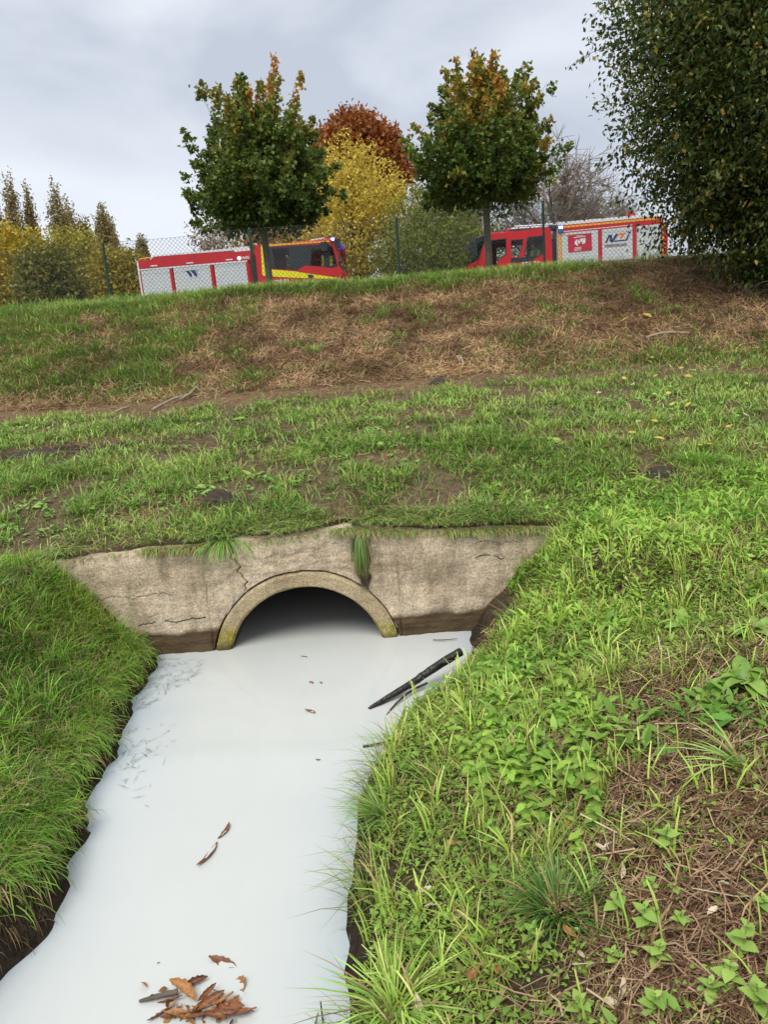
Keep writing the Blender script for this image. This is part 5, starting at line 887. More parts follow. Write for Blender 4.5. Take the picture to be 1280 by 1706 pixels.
xg, zg = y3(985, 235); mb = MB(); mb.box(xg - .14, xg + .14, .7, 1.15, ctop - .05, zg + .05); mb.build('roof_box', M['dark'], T2.root, bevel=.02)
T2.chassis(xr, xf - .1, (xr + 1.2, xf - 1.05))

# --- crew member behind the rear window of the right engine
hx, hz = T2.px(887, 408, .75); per = T2.mat @ Vector((hx, .75, hz)); pe = empty('person', per); pe.rotation_euler = (0, 0, R(183)); tag(pe, 'seated person in a sand coloured jacket and yellow green vest inside the right fire engine', 'person')
bm = bmesh.new(); lay = bm.verts.layers.skin.verify()
J = {'pel': ((-.16, 0, -.66), .15, .13), 'bel': ((-.15, 0, -.48), .14, .11), 'che': ((-.10, 0, -.28), .17, .12), 'nk': ((-.04, 0, -.12), .055, .055), 'hd0': ((-.01, 0, -.05), .075, .07), 'hd1': ((0, 0, .04), .085, .075), 'hd2': ((-.01, 0, .10), .06, .055)}
for sg, k in ((-1, 'l'), (1, 'r')):
    J.update({k + 'sh': ((-.10, sg * .19, -.20), .065, .065), k + 'el': ((-.02, sg * .25, -.44), .05, .05), k + 'wr': ((.20, sg * .16, -.52), .034, .03), k + 'ha': ((.28, sg * .13, -.53), .034, .022), k + 'hip': ((-.10, sg * .10, -.68), .09, .09), k + 'kn': ((.33, sg * .12, -.66), .065, .065), k + 'an': ((.36, sg * .12, -1.08), .045, .045), k + 'to': ((.50, sg * .13, -1.12), .045, .03)})
VV = {k: bm.verts.new(p[0]) for k, p in J.items()}
for k, p in J.items(): VV[k][lay].radius = p[1:]
VV['pel'][lay].use_root = True
for a, b_ in [('pel', 'bel'), ('bel', 'che'), ('che', 'nk'), ('nk', 'hd0'), ('hd0', 'hd1'), ('hd1', 'hd2')] + [(x, y) for k in 'lr' for x, y in (('che', k + 'sh'), (k + 'sh', k + 'el'), (k + 'el', k + 'wr'), (k + 'wr', k + 'ha'), ('pel', k + 'hip'), (k + 'hip', k + 'kn'), (k + 'kn', k + 'an'), (k + 'an', k + 'to'))]: bm.edges.new((VV[a], VV[b_]))
for k, sg in (('l', -1), ('r', 1)):      # four fingers and a thumb on each hand
    hb = Vector(J[k + 'ha'][0]); prev = []
    for f, (dy, L) in enumerate(((-.027, .065), (-.009, .078), (.009, .072), (.027, .055), (-.05 * sg, .045))):
        a = bm.verts.new(hb + Vector((.015, dy, 0))); b_ = bm.verts.new(hb + Vector((.03 + L * .5, dy * 1.15, -.008))); c_ = bm.verts.new(hb + Vector((.03 + L * .85, dy * 1.2, -.035)))
        for q, r_ in ((a, .010), (b_, .009), (c_, .008)): q[lay].radius = (r_, r_)
        bm.edges.new((VV[k + 'ha'], a)); bm.edges.new((a, b_)); bm.edges.new((b_, c_))
me = bpy.data.meshes.new('body'); bm.to_mesh(me); bm.free(); body = link('body', me, M['skin'], pe); body.modifiers.new('skin', 'SKIN'); sb = body.modifiers.new('smooth', 'SUBSURF'); sb.levels = sb.render_levels = 1
mb = MB(); mb.lathe([(.0, .15), (.07, .135), (.105, .08), (.112, .02), (.105, -.01)], axis='z', n=16); mb.build('hair', M['hair'], pe, smooth=True).scale = (1.05, .92, 1)
mb = MB(); mb.lathe([(.075, -.10), (.16, -.15), (.235, -.22), (.225, -.40), (.20, -.62), (.19, -.70)], c=(-.11, 0, 0), axis='z', n=18); mb.tube([(-.10, .19, -.20), (-.02, .26, -.44), (.20, .165, -.52)], [.085, .072, .05], 9); mb.tube([(-.10, -.19, -.20), (-.02, -.26, -.44), (.20, -.165, -.52)], [.085, .072, .05], 9); jk = mb.build('jacket', M['uniform'], pe, smooth=True); jk.scale = (.85, 1, 1)
mb = MB(); mb.lathe([(.17, -.175), (.243, -.225), (.235, -.40), (.212, -.60)], c=(-.11, 0, 0), axis='z', n=18); vst = mb.build('vest', M['hivis'], pe, smooth=True); vst.scale = (.86, 1, 1)
mb = MB(); mb.lathe([(.243, -.33), (.241, -.39)], c=(-.11, 0, 0), axis='z', n=18); mb.lathe([(.222, -.52), (.218, -.57)], c=(-.11, 0, 0), axis='z', n=18); mb.build('reflective_band', M['reflective'], vst, smooth=True)
mb = MB()
for sg in (-1, 1): mb.tube([(-.10, sg * .10, -.68), (.12, sg * .115, -.67), (.33, sg * .12, -.66), (.36, sg * .12, -.85), (.36, sg * .12, -1.05)], [.11, .10, .085, .08, .07], 9)
mb.build('trousers', M['uniform'], pe, smooth=True)
for sg in (-1, 1):
    mb = MB(); mb.lathe([(0, .011), (.008, .008), (.011, 0)], axis='z', n=8); o = mb.build('eye', M['dark'], body); o.location = (.083, sg * .030, .035); o.rotation_euler = (0, R(90), 0)
mb = MB(); mb.prism([(.078, .03), (.108, -.005), (.078, -.015)], -.012, .012); mb.build('nose', M['skin'], body)

# ------------------------------------------------------------------ small plants that stand out
M['nettle'] = leafmat('nettle_leaf', (0.22, 0.38, 0.065), (0.42, 0.58, 0.13)); M['dock'] = leafmat('dock_leaf', (0.15, 0.29, 0.05), (0.34, 0.50, 0.10), 0.4); M['stem'] = leafmat('green_stem', (0.20, 0.30, 0.05), (0.30, 0.34, 0.08))
M['weed'] = leafmat('weed_leaf', (0.25, 0.42, 0.06), (0.42, 0.55, 0.12))
def nettle_leaf(L=1.0, W=0.72, teeth=8):
    """heart shaped leaf with a saw edge, creased along the midrib"""
    R_ = []; prof = lambda t: W * 0.5 * (math.sin(math.pi * min(1, (t * 0.93 + 0.07)) ** 0.62)) ** 0.9
    for k in range(teeth * 2 + 1):
        t = k / (teeth * 2); w = prof(t) * (1.0 if k % 2 == 0 else 1.2) + .004; tt = t + (0.0 if k % 2 == 0 else .03); R_.append((tt * L, w))
    V = []; Fc = []
    for k, (x, w) in enumerate(R_):
        z = -0.35 * L * (x / L) ** 2 * 0.6; V += [(x if k % 2 == 0 else x - .03 * L, 0, z), (x, w, z + .12 * w), (x, -w, z + .12 * w)]
    for k in range(len(R_) - 1): a = 3 * k; Fc += [(a, a + 3, a + 4, a + 1), (a, a + 2, a + 5, a + 3)]
    return V, Fc
NV, NF = nettle_leaf(); NLEAF = bpy.data.meshes.new('leaf'); NLEAF.from_pydata(NV, [], NF); NLEAF.materials.append(M['nettle']); NLEAF.update(); NLEAF.shade_smooth()
def nettle(pos, h, size, label, tiers=4):
    t = empty('nettle', pos, rng.uniform(0, 6.28)); tag(t, label, 'nettle', 'young nettles on the right bank'); mb = MB(); lx, ly = rng.normal(0, .10, 2) * h
    mb.tube([(0, 0, -.01), (lx * .3, ly * .3, h * .5), (lx, ly, h)], [.0028, .0024, .0014], 5); mb.build('stem', M['stem'], t)
    for k in range(tiers):
        f = (k + .6) / tiers; sz = size * (1.0 - .40 * abs(f - .55) / .55) * (0.6 if k == tiers - 1 else 1)
        for j in range(2):
            o = link('leaf', NLEAF, None, t); a = k * math.pi / 2 + j * math.pi + rng.normal(0, .2); o.location = (lx * f ** 2, ly * f ** 2, h * f); o.rotation_euler = (rng.normal(0, .15), -.30 + rng.normal(.05, .15) - .3 * (f > .8), a); o.scale = (sz, sz, sz)
    return t
for (u, v, h, sz, lab) in [(1108, 1425, .085, .050, 'tallest nettle of the group standing above the dark green grass tuft'), (1026, 1530, .075, .048, 'nettle just right of the dark green grass tuft'), (1077, 1560, .085, .050, 'nettle with large pale leaves in the straw below the tuft'),
        (1094, 1612, .06, .046, 'greyer nettle directly below the large pale leaved one'), (1135, 1552, .055, .036, 'small nettle in the straw right of the large pale leaved one'), (1235, 1612, .09, .050, 'nettle near the right edge, highest of the lower right corner group'),
        (1215, 1655, .065, .048, 'nettle in the lower right corner group, left of the edge one'), (1188, 1672, .05, .042, 'low dull nettle at the left of the lower right corner group'), (1266, 1690, .075, .050, 'nettle cut by the right picture edge in the bottom corner'),
        (1094, 1700, .06, .048, 'nettle at the bottom edge below the straw'), (885, 1585, .075, .044, 'dull green nettle left below the dark green grass tuft'), (1025, 1612, .045, .038, 'short nettle between the bottom straw and the tuft'),
        (967, 1698, .05, .046, 'nettle at the bottom edge left of the straw'), (1082, 1490, .045, .034, 'small nettle among shoots right above the tuft'), (1128, 1502, .04, .030, 'tiny nettle half hidden beside the small one above the straw'), (1271, 1520, .04, .034, 'tiny nettle at the right picture edge in deep straw'),
        (720, 1260, .07, .050, 'nettle nearest the water below the thin twig')]:
    nettle(G(u, v), h * 1.15, sz * .86, lab, 5)
# the nettle patch: too many to count
nv = np.array(NV); nt = []
for f in NF: nt += [(f[0], f[1], f[2]), (f[0], f[2], f[3])]
nt = np.array(nt); VV_ = []; TT_ = []; CC_ = []; k0 = 0
pts = [G(u, v) for u, v in zip(rng.uniform(745, 985, 150), rng.uniform(1105, 1330, 150)) if ((u - 865) / 125) ** 2 + ((v - 1215) / 115) ** 2 < 1] + [G(rng.uniform(870, 1010), rng.uniform(1290, 1390)) for _ in range(26)] + [G(rng.uniform(760, 1010), rng.uniform(1130, 1420)) for _ in range(22)]
for P in pts:
    hh = rng.uniform(.04, .11); a0 = rng.uniform(0, 6.28); base_c = np.array([0.25, 0.42, 0.065]) * rng.uniform(.75, 1.45) * np.array([rng.uniform(.9, 1.2), 1, 1])
    for k in range(3):
        for j in range(2):
            a = a0 + k * math.pi / 2 + j * math.pi; sz = rng.uniform(.030, .052) * (1 - .15 * k); e = rng.uniform(-.35, .15); q = nv * sz; x = q[:, 0] * math.cos(e) - q[:, 2] * math.sin(e); z = q[:, 0] * math.sin(e) + q[:, 2] * math.cos(e)
            VV_.append(np.stack([P[0] + x * math.cos(a) - q[:, 1] * math.sin(a), P[1] + x * math.sin(a) + q[:, 1] * math.cos(a), P[2] + hh * (k + 1) / 3 + z], 1)); TT_.append(nt + k0); k0 += len(nv); CC_.append(np.tile(base_c * rng.uniform(.85, 1.15), (len(nv), 1)))
tag(link('nettle_patch', npmesh('nettle_patch', np.concatenate(VV_), np.concatenate(TT_), np.concatenate(CC_)), M['leaf']), 'dense patch of bright green young nettles beside the stream', 'nettles', kind='stuff')

def tuft(pos, nb, h, w, ca, cb, label, lean=(0.4, 1.5), rad=0.04, dirx=None, hang=None):
    t = empty('grass_tuft', pos); tag(t, label, 'grass tuft'); a = rng.uniform(0, 6.28, nb) if dirx is None else rng.normal(dirx, .5, nb); r = rad * np.sqrt(rng.random(nb)); p = np.stack([r * np.cos(a), r * np.sin(a), np.full(nb, -.01)], 1)
    o = link('blades', npmesh('blades', *blade_arrays(p, rng.uniform(.6, 1.1, nb) * h, rng.uniform(.7, 1.2, nb) * w, a + rng.normal(0, .4, nb), rng.uniform(*lean, nb), vcol(nb, ca, cb, None, .18), 4, hang=None if hang is None else rng.uniform(*hang, nb))), M['blade'], t); o['kind'] = 'stuff'; return t
tuft(G(935, 1520), 300, .14, .0055, (0.045, 0.11, 0.018), (0.14, 0.25, 0.045), 'dark green grass tuft among the nettles on the right bank', (.3, 1.5), .07)
tuft(G(655, 1690), 90, .19, .006, (0.20, 0.34, 0.05), (0.42, 0.54, 0.12), 'pale green long bladed tuft at the bottom beside the water', (.5, 1.7), .03)
tuft(G(1245, 1285), 24, .22, .009, (0.20, 0.33, 0.06), (0.40, 0.50, 0.14), 'long pale bladed tuft below the dock leaves at the right edge', (.5, 1.5), .03, 2.6)
tuft(G(375, 895), 130, .20, .006, (0.10, 0.22, 0.03), (0.32, 0.46, 0.10), 'grass tuft above the crack of the headwall', (.5, 1.6), .05, -1.7, (.5, 1.6))
tuft(G(515, 860), 90, .11, .005, (0.10, 0.24, 0.03), (0.26, 0.42, 0.08), 'small round grass tuft above the pipe crown', (.4, 1.5), .05)
tuft(G(1165, 775), 130, .17, .007, (0.12, 0.27, 0.03), (0.30, 0.46, 0.08), 'bright grass tuft on the right part of the terrace', (.3, 1.2), .10)
tuft(G(820, 860), 150, .20, .007, (0.08, 0.18, 0.03), (0.24, 0.38, 0.08), 'broad dark grass tuft above the right headwall block', (.4, 1.6), .16)
tuft(G(648, 1365), 130, .14, .004, (0.08, 0.18, 0.03), (0.28, 0.40, 0.08), 'fine grass tuft leaning over the water at the right bank', (.5, 1.6), .05, 2.9)
tuft(G(525, 590), 70, .22, .011, (0.12, 0.22, 0.04), (0.30, 0.42, 0.10), 'lone green tuft low on the brown embankment', (.3, 1.0), .10)
tuft(G(640, 530), 70, .24, .012, (0.12, 0.22, 0.04), (0.30, 0.42, 0.10), 'lone green tuft halfway up the brown embankment', (.3, 1.0), .10)
gp = np.array([-0.155, WY - 0.01, 0.70]); tuft(gp, 210, .27, .0055, (0.05, 0.09, 0.02), (0.22, 0.30, 0.08), 'hanging grass tuft rooted in the gap of the headwall', (1.5, 2.6), .045, -1.7, (.04, .28))
tuft(gp + np.array([-.01, -.0, -.10]), 170, .22, .005, (0.05, 0.09, 0.02), (0.20, 0.27, 0.07), 'lower grass tuft trailing down the headwall gap', (1.9, 2.8), .035, -1.65, (.05, .30))

def dock_leaf_mesh(L, W, curl, name='leaf'):
    V = []; Fc = []; n = 8; ph = rng.uniform(0, 6)
    for i in range(n + 1):
        t = i / n; w = W * .5 * math.sin(math.pi * min(1, t * .92 + .06)) ** .8; x = L * t; z = L * (.55 * t - curl * t * t)
        for j in (-2, -1, 0, 1, 2): f = j / 2; V.append((x, w * f, z + .18 * w * abs(f) + .05 * W * math.sin(t * 14 + ph) * (abs(j) == 2)))
    for i in range(n):
        for j in range(4): a = i * 5 + j; Fc.append((a, a + 5, a + 6, a + 1))
    me = bpy.data.meshes.new(name); me.from_pydata(V, [], Fc); me.materials.append(M['dock']); me.update(); me.shade_smooth(); return me
def rosette(name, cat, pos, nl, L, W, label, group=None, mat=None, up=1.0):
    t = empty(name, pos, rng.uniform(0, 6.28)); tag(t, label, cat, group)
    for k in range(nl):
        me = dock_leaf_mesh(L * rng.uniform(.6, 1.15), W * rng.uniform(.75, 1.15), rng.uniform(.35, .95))
        if mat: me.materials[0] = mat
        o = link('leaf', me, None, t); o.rotation_euler = (rng.normal(0, .25), -rng.uniform(-.1, .45) * up, 2.4 * k + rng.normal(0, .3))
    return t
for (u, v, nl, L, W, lab) in [(1245, 1150, 13, .15, .055, 'large dock plant with broad leaves at the right edge'), (1185, 1180, 10, .11, .042, 'dock plant left of the large one at the right edge'), (1255, 1060, 10, .12, .045, 'upper dock plant at the right edge above the large one'), (1140, 1050, 9, .11, .036, 'dock plant with upright narrow leaves left of the others'), (1270, 1010, 7, .10, .04, 'topmost dock plant cut by the right edge')]:
    rosette('dock_plant', 'dock', G(u, v) + np.array([0, 0, .02]), int(nl * 1.5), L * .95, W * 1.05, lab, 'dock plants on the right bank')
for (u, v, nl, L, W, lab) in [(112, 1290, 5, .05, .022, 'pale weed seedling on the lip of the left bank'), (135, 1262, 4, .045, .02, 'upper pale weed seedling near the left water edge'), (60, 1435, 3, .04, .018, 'single pale weed on the left bank soil'), (400, 700, 9, .10, .05, 'pale leaved weed rosette in the middle of the terrace'), (915, 735, 9, .12, .06, 'broad leaved weed rosette right of the terrace middle'), (420, 795, 8, .10, .045, 'light weed rosette in the grass left of the molehill tuft'),
        (655, 815, 7, .07, .03, 'weed rosette right of the small round tuft'), (965, 835, 6, .08, .035, 'weed at the right end of the headwall'), (745, 1100, 4, .06, .02, 'weed shoot at the right foot of the headwall'), (960, 925, 6, .06, .02, 'bright weed at the upper corner of the right bank')]:
    rosette('weed_rosette', 'weed', G(u, v), nl, L, W, lab, mat=M['weed'])

# ------------------------------------------------------------------ fallen and floating leaves
M['brown_leaf'] = leafmat('brown_leaf', (0.05, 0.018, 0.010), (0.34, 0.13, 0.05), 0.45, 0.1, 130); M['tan_leaf'] = leafmat('tan_leaf', (0.10, 0.035, 0.014), (0.52, 0.26, 0.09), 0.5, 0.15, 110)
M['pale_leaf'] = leafmat('pale_leaf', (0.52, 0.42, 0.27), (0.72, 0.62, 0.46), 0.6, 0.15, 40); M['yellow_leaf'] = leafmat('yellow_leaf', (0.50, 0.36, 0.05), (0.72, 0.58, 0.12), 0.6, 0.2, 30)
def curled(L, W, cl, cw, teeth=0.0, mat='brown_leaf'):
    """leaf blade bowed along its length (cl) and rolled across (cw)"""
    V = []; Fc = []; n = 10; bow = rng.normal(0, .10)
    for i in range(n + 1):
        t = i / n; w = W * .5 * math.sin(math.pi * min(1, t * .96 + .02)) ** .75 * (1 + teeth * (-1) ** i); x = L * (t - .5); z = cl * L * (4 * (t - .5) ** 2 - .35)
        for j in (-2, -1, 0, 1, 2): f = j / 2; a = f * cw; V.append((x, w * (math.sin(a) / max(abs(cw), .01) if cw else f) + bow * L * 4 * (t - .5) ** 2, z + w * (1 - math.cos(a)) + rng.normal(0, .0012) + .002 * abs(f)))
    for i in range(n):
        for j in range(4): a = i * 5 + j; Fc.append((a, a + 5, a + 6, a + 1))
    me = bpy.data.meshes.new('leaf'); me.from_pydata(V, [], Fc); me.materials.append(M[mat]); me.update(); me.shade_smooth(); return me
def pxdir(u0, v0, u1, v1, z=0.0): a, b_ = onz(u0, v0, z), onz(u1, v1, z); return math.atan2(b_[1] - a[1], b_[0] - a[0]), float(np.linalg.norm(b_ - a))
for (u0, v0, u1, v1, wf, cl, cw, mat, z, lab) in [
        (333, 1447, 366, 1404, .32, .10, 1.1, 'brown_leaf', .004, 'longer of two curled brown leaves floating mid stream'), (366, 1399, 386, 1374, .34, .10, 1.1, 'brown_leaf', .004, 'shorter of two curled brown leaves floating mid stream'),
        (349, 1596, 396, 1610, .36, .06, .6, 'brown_leaf', .003, 'half sunken brown leaf floating above the leaf heap'), (396, 1628, 412, 1648, .8, .10, .9, 'tan_leaf', .004, 'crumpled tan leaf floating right of the half sunken one'),
        (288, 1640, 332, 1672, .42, .04, 1.2, 'tan_leaf', .020, 'large tan rolled leaf on top of the floating heap'), (306, 1645, 347, 1632, .45, .10, 1.0, 'brown_leaf', .012, 'topmost brown leaf of the floating heap'),
        (245, 1706, 292, 1676, .36, .05, .7, 'brown_leaf', .008, 'leftmost red brown leaf of the floating heap'), (296, 1697, 350, 1680, .38, .06, .5, 'tan_leaf', .014, 'flat orange brown leaf in the middle of the floating heap'),
        (322, 1686, 376, 1660, .34, .06, .9, 'brown_leaf', .016, 'dark leaf slanting across the floating heap'), (352, 1688, 392, 1664, .40, .08, .9, 'tan_leaf', .020, 'bright tan leaf at the right of the floating heap'),
        (378, 1692, 398, 1665, .50, .12, .6, 'tan_leaf', .014, 'upright curled tan leaf at the right of the floating heap'), (310, 1706, 360, 1692, .36, .05, .8, 'brown_leaf', .018, 'brown leaf at the bottom edge of the floating heap'),
        (350, 1690, 420, 1704, .34, .06, .8, 'brown_leaf', .022, 'long dark brown leaf over the right end of the floating heap'), (392, 1680, 424, 1690, .40, .08, .6, 'tan_leaf', .008, 'rightmost orange leaf of the floating heap'), (262, 1672, 306, 1668, .24, .04, .5, 'brown_leaf', .010, 'narrow dark leaf beside the stick of the floating heap'),
        (268, 1700, 318, 1690, .34, .05, .8, 'brown_leaf', .012, 'dark leaf under the orange brown one in the floating heap'), (330, 1676, 362, 1650, .36, .08, 1.0, 'brown_leaf', .022, 'curled dark leaf standing behind the bright tan one'), (280, 1688, 330, 1702, .30, .05, .6, 'tan_leaf', .016, 'narrow tan leaf crossing the lower left of the floating heap'), (340, 1704, 398, 1698, .34, .07, .9, 'brown_leaf', .026, 'red brown leaf lowest in the middle of the floating heap'), (366, 1676, 410, 1684, .36, .08, .7, 'brown_leaf', .016, 'brown leaf tucked beside the upright curled one'),
        (510, 1183, 527, 1188, .5, .06, .6, 'brown_leaf', .003, 'small brown leaf floating alone in front of the pipe'), (516, 1136, 523, 1139, .6, .05, .4, 'brown_leaf', .003, 'left one of two tiny leaves floating near the pipe mouth'), (531, 1137, 538, 1139, .6, .05, .4, 'brown_leaf', .003, 'right one of two tiny leaves floating near the pipe mouth'),
        (503, 1093, 514, 1095, .4, .05, .4, 'tan_leaf', .003, 'tiny tan leaf floating deepest in the pipe mouth'), (526, 1266, 534, 1267, .4, .03, .3, 'brown_leaf', .003, 'tiny dark fleck of leaf floating mid stream')]:
    a, L = pxdir(u0, v0, u1, v1); c = (onz(u0, v0) + onz(u1, v1)) / 2; o = link('floating_leaf', curled(L * 1.0, L * wf * .8, cl, cw, .14 if wf > .35 else .06, mat)); o.location = (c[0], c[1], z - .002); o.rotation_euler = (rng.choice((-1, 1)) * rng.uniform(.15, .6), rng.normal(0, .10), a); tag(o, lab, 'leaf', 'leaves floating on the milky water')
def ground_leaf(u, v, L, W, mat, lab, group=None, name='fallen_leaf'):
    p = G(u, v); o = link(name, curled(L, W, rng.uniform(-.05, .12), rng.uniform(.2, .9), .02, mat)); o.location = (p[0], p[1], p[2] + .03 if p[1] < 4.6 else p[2] + .055); o.rotation_euler = (rng.normal(0, .3), rng.normal(.0, .3), rng.uniform(0, 6.28)); tag(o, lab, 'leaf', group); return o
for q in [(1003, 1430, .045, .014, 'pale_leaf', 'pale narrow leaf above the right side of the dark tuft'), (1012, 1424, .035, .014, 'pale_leaf', 'pale folded leaf crossing the narrow one above the dark tuft'), (1039, 1470, .05, .016, 'pale_leaf', 'pale willow leaf right of the dark tuft'), (1211, 1494, .065, .015, 'pale_leaf', 'long pale willow leaf on straw near the right edge'), (1188, 1537, .035, .02, 'pale_leaf', 'pinkish pale leaf on straw below the long willow leaf'),
          (969, 1609, .05, .014, 'pale_leaf', 'greyish willow leaf below the dark tuft'), (1039, 1668, .065, .016, 'pale_leaf', 'cream willow leaf on straw near the bottom edge'), (1019, 1685, .045, .016, 'pale_leaf', 'second cream willow leaf just below the first near the bottom'), (948, 1386, .045, .022, 'tan_leaf', 'brown leaf above the dark tuft'), (948, 1572, .05, .024, 'tan_leaf', 'orange dead leaf below the dark tuft'), (1156, 1312, .045, .034, 'tan_leaf', 'pinkish brown round leaf on the straw below the dock'),
          (706, 1338, .04, .02, 'yellow_leaf', 'yellow leaf in the grass near the right water edge'), (754, 1420, .05, .02, 'tan_leaf', 'brown leaf on the bare soil of the right bank'), (708, 1498, .05, .02, 'pale_leaf', 'pale grey leaf on the soil right of the water'), (722, 1525, .05, .018, 'pale_leaf', 'cream leaf just below the pale grey one'), (790, 1640, .05, .028, 'tan_leaf', 'reddish brown leaf in the grass at the bottom'), (830, 1632, .045, .016, 'tan_leaf', 'thin brown leaf right of the reddish one at the bottom'),
          (700, 1695, .06, .02, 'pale_leaf', 'cream leaf at the bottom edge right of the water'), (888, 1186, .04, .02, 'tan_leaf', 'orange brown leaf in the nettle patch'), (782, 1582, .045, .016, 'yellow_leaf', 'yellowing leaf in the grass left of the dull nettle'), (1065, 1082, .05, .02, 'tan_leaf', 'brown curled leaf above the straw left of the dock'), (1150, 998, .035, .02, 'yellow_leaf', 'yellow leaf on the green slope left of the dock'), (995, 925, .06, .02, 'pale_leaf', 'white folded leaf on the upper green slope'),
          (1020, 518, .22, .13, 'yellow_leaf', 'large pale yellow leaf below the dark bush'), (1078, 532, .20, .12, 'yellow_leaf', 'bright yellow leaf lying right below the dark bush'), (1040, 540, .12, .07, 'yellow_leaf', 'smaller yellow leaf between two large ones below the bush'),
          (86, 1418, .04, .014, 'tan_leaf', 'thin brown leaf caught on the left bank soil'), (48, 1352, .035, .014, 'pale_leaf', 'pale leaf in the grass of the left bank'), (330, 655, .10, .05, 'pale_leaf', 'white scrap of leaf at the foot of the embankment'), (332, 717, .08, .05, 'pale_leaf', 'white leaf on the terrace near the tan patch')]:
    ground_leaf(*q)
for k in range(46):
    ground_leaf(rng.uniform(960, 1275), rng.uniform(585, 760), rng.uniform(.05, .085), rng.uniform(.03, .05), 'yellow_leaf' if rng.random() < .75 else 'pale_leaf', 'small yellowish leaf scattered on the grass below the dark bush', 'small leaves scattered below the bush')

# ------------------------------------------------------------------ branches, sticks, molehill
def stick(name, pts, rad, mat, label, cat, kn=0, n=7, ends=True):
    P = [np.array(p, float) for p in pts]; Q = []; Rr = []; m = 6 * (len(P) - 1)
    for i in range(m + 1):
        t = i / m * (len(P) - 1); k = min(int(t), len(P) - 2); f = t - k; p0, p1, p2, p3 = P[max(k - 1, 0)], P[k], P[k + 1], P[min(k + 2, len(P) - 1)]
        Q.append(.5 * (2 * p1 + (p2 - p0) * f + (2 * p0 - 5 * p1 + 4 * p2 - p3) * f * f + (3 * p1 - p0 - 3 * p2 + p3) * f ** 3) + rng.normal(0, rad[0] * .04, 3)); Rr.append(np.interp(i / m, np.linspace(0, 1, len(rad)), rad) * rng.uniform(.95, 1.05))
    o_ = Q[0].copy(); t_ = empty(name, o_); tag(t_, label, cat); mb = MB(); mb.tube([q - o_ for q in Q], Rr, n); mb.build('bark', M[mat], t_, smooth=True)
    for k in range(kn):
        i = rng.integers(2, m - 1); d = unit(rng.normal(0, 1, 3) + np.array([0, 0, .8])); mb = MB(); mb.tube([Q[i] - o_, Q[i] - o_ + d * Rr[i] * 1.5, Q[i] - o_ + d * Rr[i] * 2.2], [Rr[i] * .5, Rr[i] * .35, Rr[i] * .2], 5); mb.build('knot', M[mat], t_, smooth=True)
    return t_, Q, Rr, o_
a = onz(768, 1086, .14); b_ = onz(690, 1136, .055); c = onz(615, 1181, .0)
t_, Q, Rr, o_ = stick('branch', [a, (a + b_) / 2 + np.array([0, 0, .006]), b_, (b_ + c) / 2, c], [.025, .024, .021, .017, .010], 'wet_wood', 'thick black wet branch lying in the milky water by the right bank', 'branch', 0, 10)
d = unit(Q[0] - Q[1]); mb = MB(); mb.tube([Q[0] - o_ + d * .0005, Q[0] - o_ + d * .004], [Rr[0] * .78, Rr[0] * .7], 10); mb.build('cut_end', M['cut_wood'], t_)
stick('twig', [onz(712, 1138, .035), onz(686, 1151, .025), onz(660, 1172, .012), onz(641, 1196, -.006)], [.006, .006, .005, .003], 'wet_wood', 'thin dark arched twig below the thick branch', 'twig')
stick('twig', [onz(688, 1216, .05), onz(650, 1234, .02), onz(605, 1244, .004)], [.005, .005, .006], 'wet_wood', 'straight dark twig reaching over the water from the right bank', 'twig')
p0, p1 = G(812, 1078), G(858, 1030); stick('twig', [p0 + np.array([0, -.03, .02]), (p0 + p1) / 2 + np.array([0, -.04, .06]), p1 + np.array([0, 0, .06])], [.008, .007, .005], 'bark', 'brown twig leaning at the right foot of the headwall', 'twig')
stick('twig', [onz(722, 1066, .01), onz(740, 1066, .012), onz(762, 1064, .012)], [.003, .003, .002], 'wet_wood', 'tiny dark twig floating at the right foot of the headwall', 'twig')
stick('twig', [onz(232, 1668, .006), onz(262, 1660, .014), onz(296, 1652, .016)], [.004, .008, .009], 'bark', 'brown stick poking left out of the floating leaf heap', 'twig')
stick('reed_stem', [onz(524, 1712, -.02), onz(530, 1688, .05)], [.003, .0025], 'stem', 'green reed stem leaning left at the bottom of the stream', 'reed')
stick('reed_stem', [onz(540, 1716, -.02), onz(534, 1668, .06)], [.003, .002], 'wet_wood', 'dark reed stem leaning right at the bottom of the stream', 'reed')
for (u0, v0, um, vm, u1, v1, r, lab) in [(255, 687, 290, 672, 318, 662, .016, 'pale bare branch lying at the foot of the embankment'), (300, 670, 318, 662, 331, 647, .013, 'pale forked stick crossing the bare branch at the embankment foot'), (238, 616, 241, 630, 243, 645, .010, 'upright pale stick on the left embankment'), (205, 655, 225, 648, 240, 644, .010, 'short stick lying left of the upright one'), (1078, 566, 1110, 561, 1150, 560, .018, 'pale dead branch on the ground under the dark bush'), (195, 690, 205, 688, 216, 684, .012, 'small broken stick left of the pale bare branch'), (765, 598, 770, 605, 773, 614, .02, 'short pale wood chip standing in the brown straw')]:
    stick('dry_stick', [G(u0, v0) + np.array([0, 0, .03]), G(um, vm) + np.array([0, 0, .05]), G(u1, v1) + np.array([0, 0, .04])], [r, r * .9, r * .6], 'dry_wood', lab, 'stick')
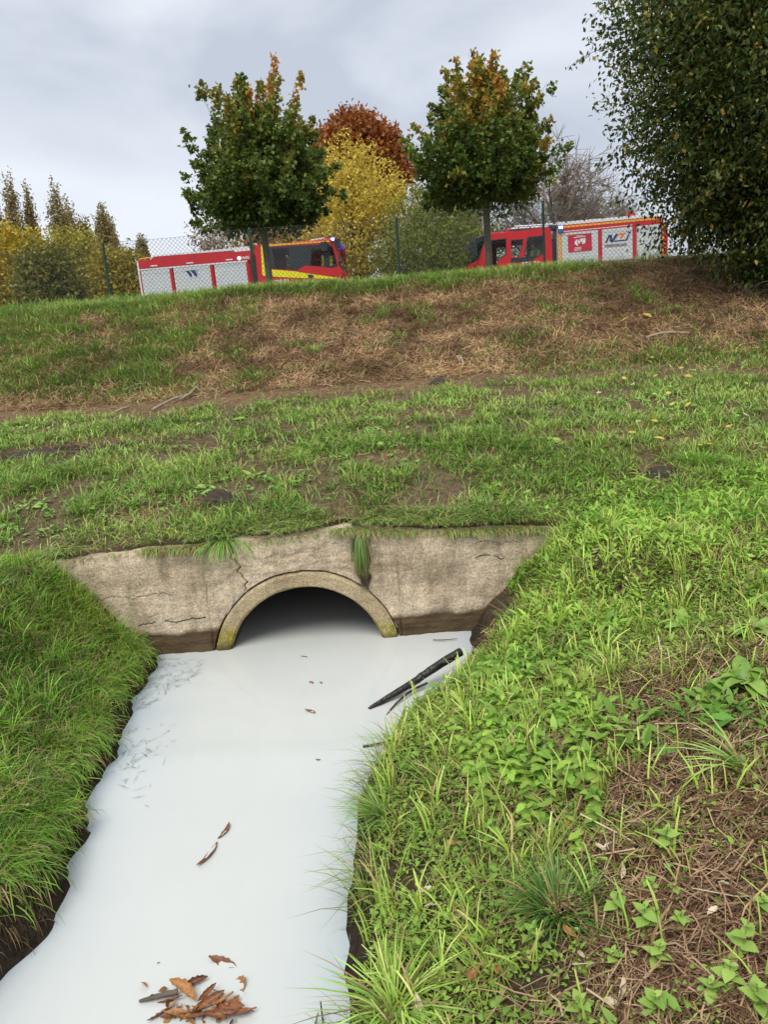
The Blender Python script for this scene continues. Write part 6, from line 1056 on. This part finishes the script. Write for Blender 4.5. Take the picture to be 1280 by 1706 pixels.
def mound(u, v, rx, ry, h, lab):
    p = G(u, v); V = []; Fc = []; n, m = 22, 9
    for i in range(m + 1):
        for k in range(n):
            a = 2 * math.pi * k / n; f = i / m; rr = 1 + .5 * (float(fbm(np.array(math.cos(a) * 2 + u), np.array(math.sin(a) * 2), 161, 3)) - .5); x, y = rx * f * rr * math.cos(a), ry * f * rr * math.sin(a); z = h * (1 - f * f) + .35 * h * (float(fbm(np.array(x * 30 + u), np.array(y * 30), 163, 4)) - .5); V.append((x, y, z + float(H(p[0] + x, p[1] + y)) - p[2] - .01 - .03 * (i == m)))
    for i in range(m):
        for k in range(n): Fc.append((i * n + k, i * n + (k + 1) % n, (i + 1) * n + (k + 1) % n, (i + 1) * n + k))
    mb = MB(); mb.add(V, Fc); o = mb.build('molehill', M['soil'], smooth=True); o.location = p; tag(o, lab, 'molehill')
mound(368, 838, .13, .10, .10, 'dark soil molehill beside the tuft above the headwall'); mound(732, 638, .12, .10, .07, 'small dark soil clod at the foot of the brown embankment'); mound(60, 757, .32, .10, .05, 'long dark soil heap at the left edge of the terrace'); mound(1105, 790, .14, .10, .05, 'dark soil patch below the bright tuft on the right')
pl_ = []
for k in range(70):
    u, v = rng.normal(330, 42), rng.normal(1684, 20); q0 = onz(u, v, rng.uniform(.0, .012)); pl_.append(q0)
p = np.array(pl_); n = len(p); a_ = rng.uniform(0, 6.28, n); L = rng.uniform(.008, .035, n); V1 = leaf_arrays(p, np.stack([np.cos(a_), np.sin(a_), rng.normal(.1, .3, n)], 1), np.stack([rng.normal(0, .5, n), rng.normal(0, .5, n), np.ones(n)], 1), L, L * rng.uniform(.2, .7, n), vcol(n, (0.07, 0.026, 0.014), (0.45, 0.21, 0.075), None, .2))
tag(link('leaf_crumbs', npmesh('leaf_crumbs', *V1), M['straw']), 'torn crumbs of brown leaf floating around the leaf heap', 'leaf litter', kind='stuff')
# grass clippings on the water
pts = [onz(u, v, .004) for u, v in zip(rng.uniform(225, 340, 330), rng.uniform(1096, 1180, 330)) if v < 1190 - (u - 225) * .62] + [onz(rng.normal(240, 22), rng.normal(1240, 20), .004) for _ in range(40)] + [onz(rng.normal(215, 18), rng.normal(1300, 22), .004) for _ in range(22)] + [onz(rng.normal(600, 20), rng.normal(1480, 90), .004) for _ in range(20)]
p = np.array([q for q in pts if q[0] > float(xL(q[1])) - .02]); n = len(p); az = rng.normal(.6, 1.1, n); L = rng.uniform(.015, .10, n) ** 1.0; w = rng.uniform(.0012, .0032, n); d = np.stack([np.cos(az), np.sin(az), 0 * az], 1); s_ = np.stack([-np.sin(az), np.cos(az), 0 * az], 1)
V = np.stack([p - d * L[:, None] / 2, p + s_ * w[:, None] / 2 + np.array([0, 0, .003]), p - s_ * w[:, None] / 2 + np.array([0, 0, .003]), p + d * L[:, None] / 2 + np.array([0, 0, .004])], 1).reshape(-1, 3); T = (np.arange(n)[:, None, None] * 4 + np.array([(0, 2, 1), (1, 2, 3)])[None]).reshape(-1, 3)
tag(link('floating_grass', npmesh('floating_grass', V, T, np.repeat(vcol(n, (0.05, 0.05, 0.03), (0.22, 0.28, 0.08)), 4, 0)), M['blade']), 'loose grass clippings floating along the left water edge', 'grass clippings', kind='stuff')
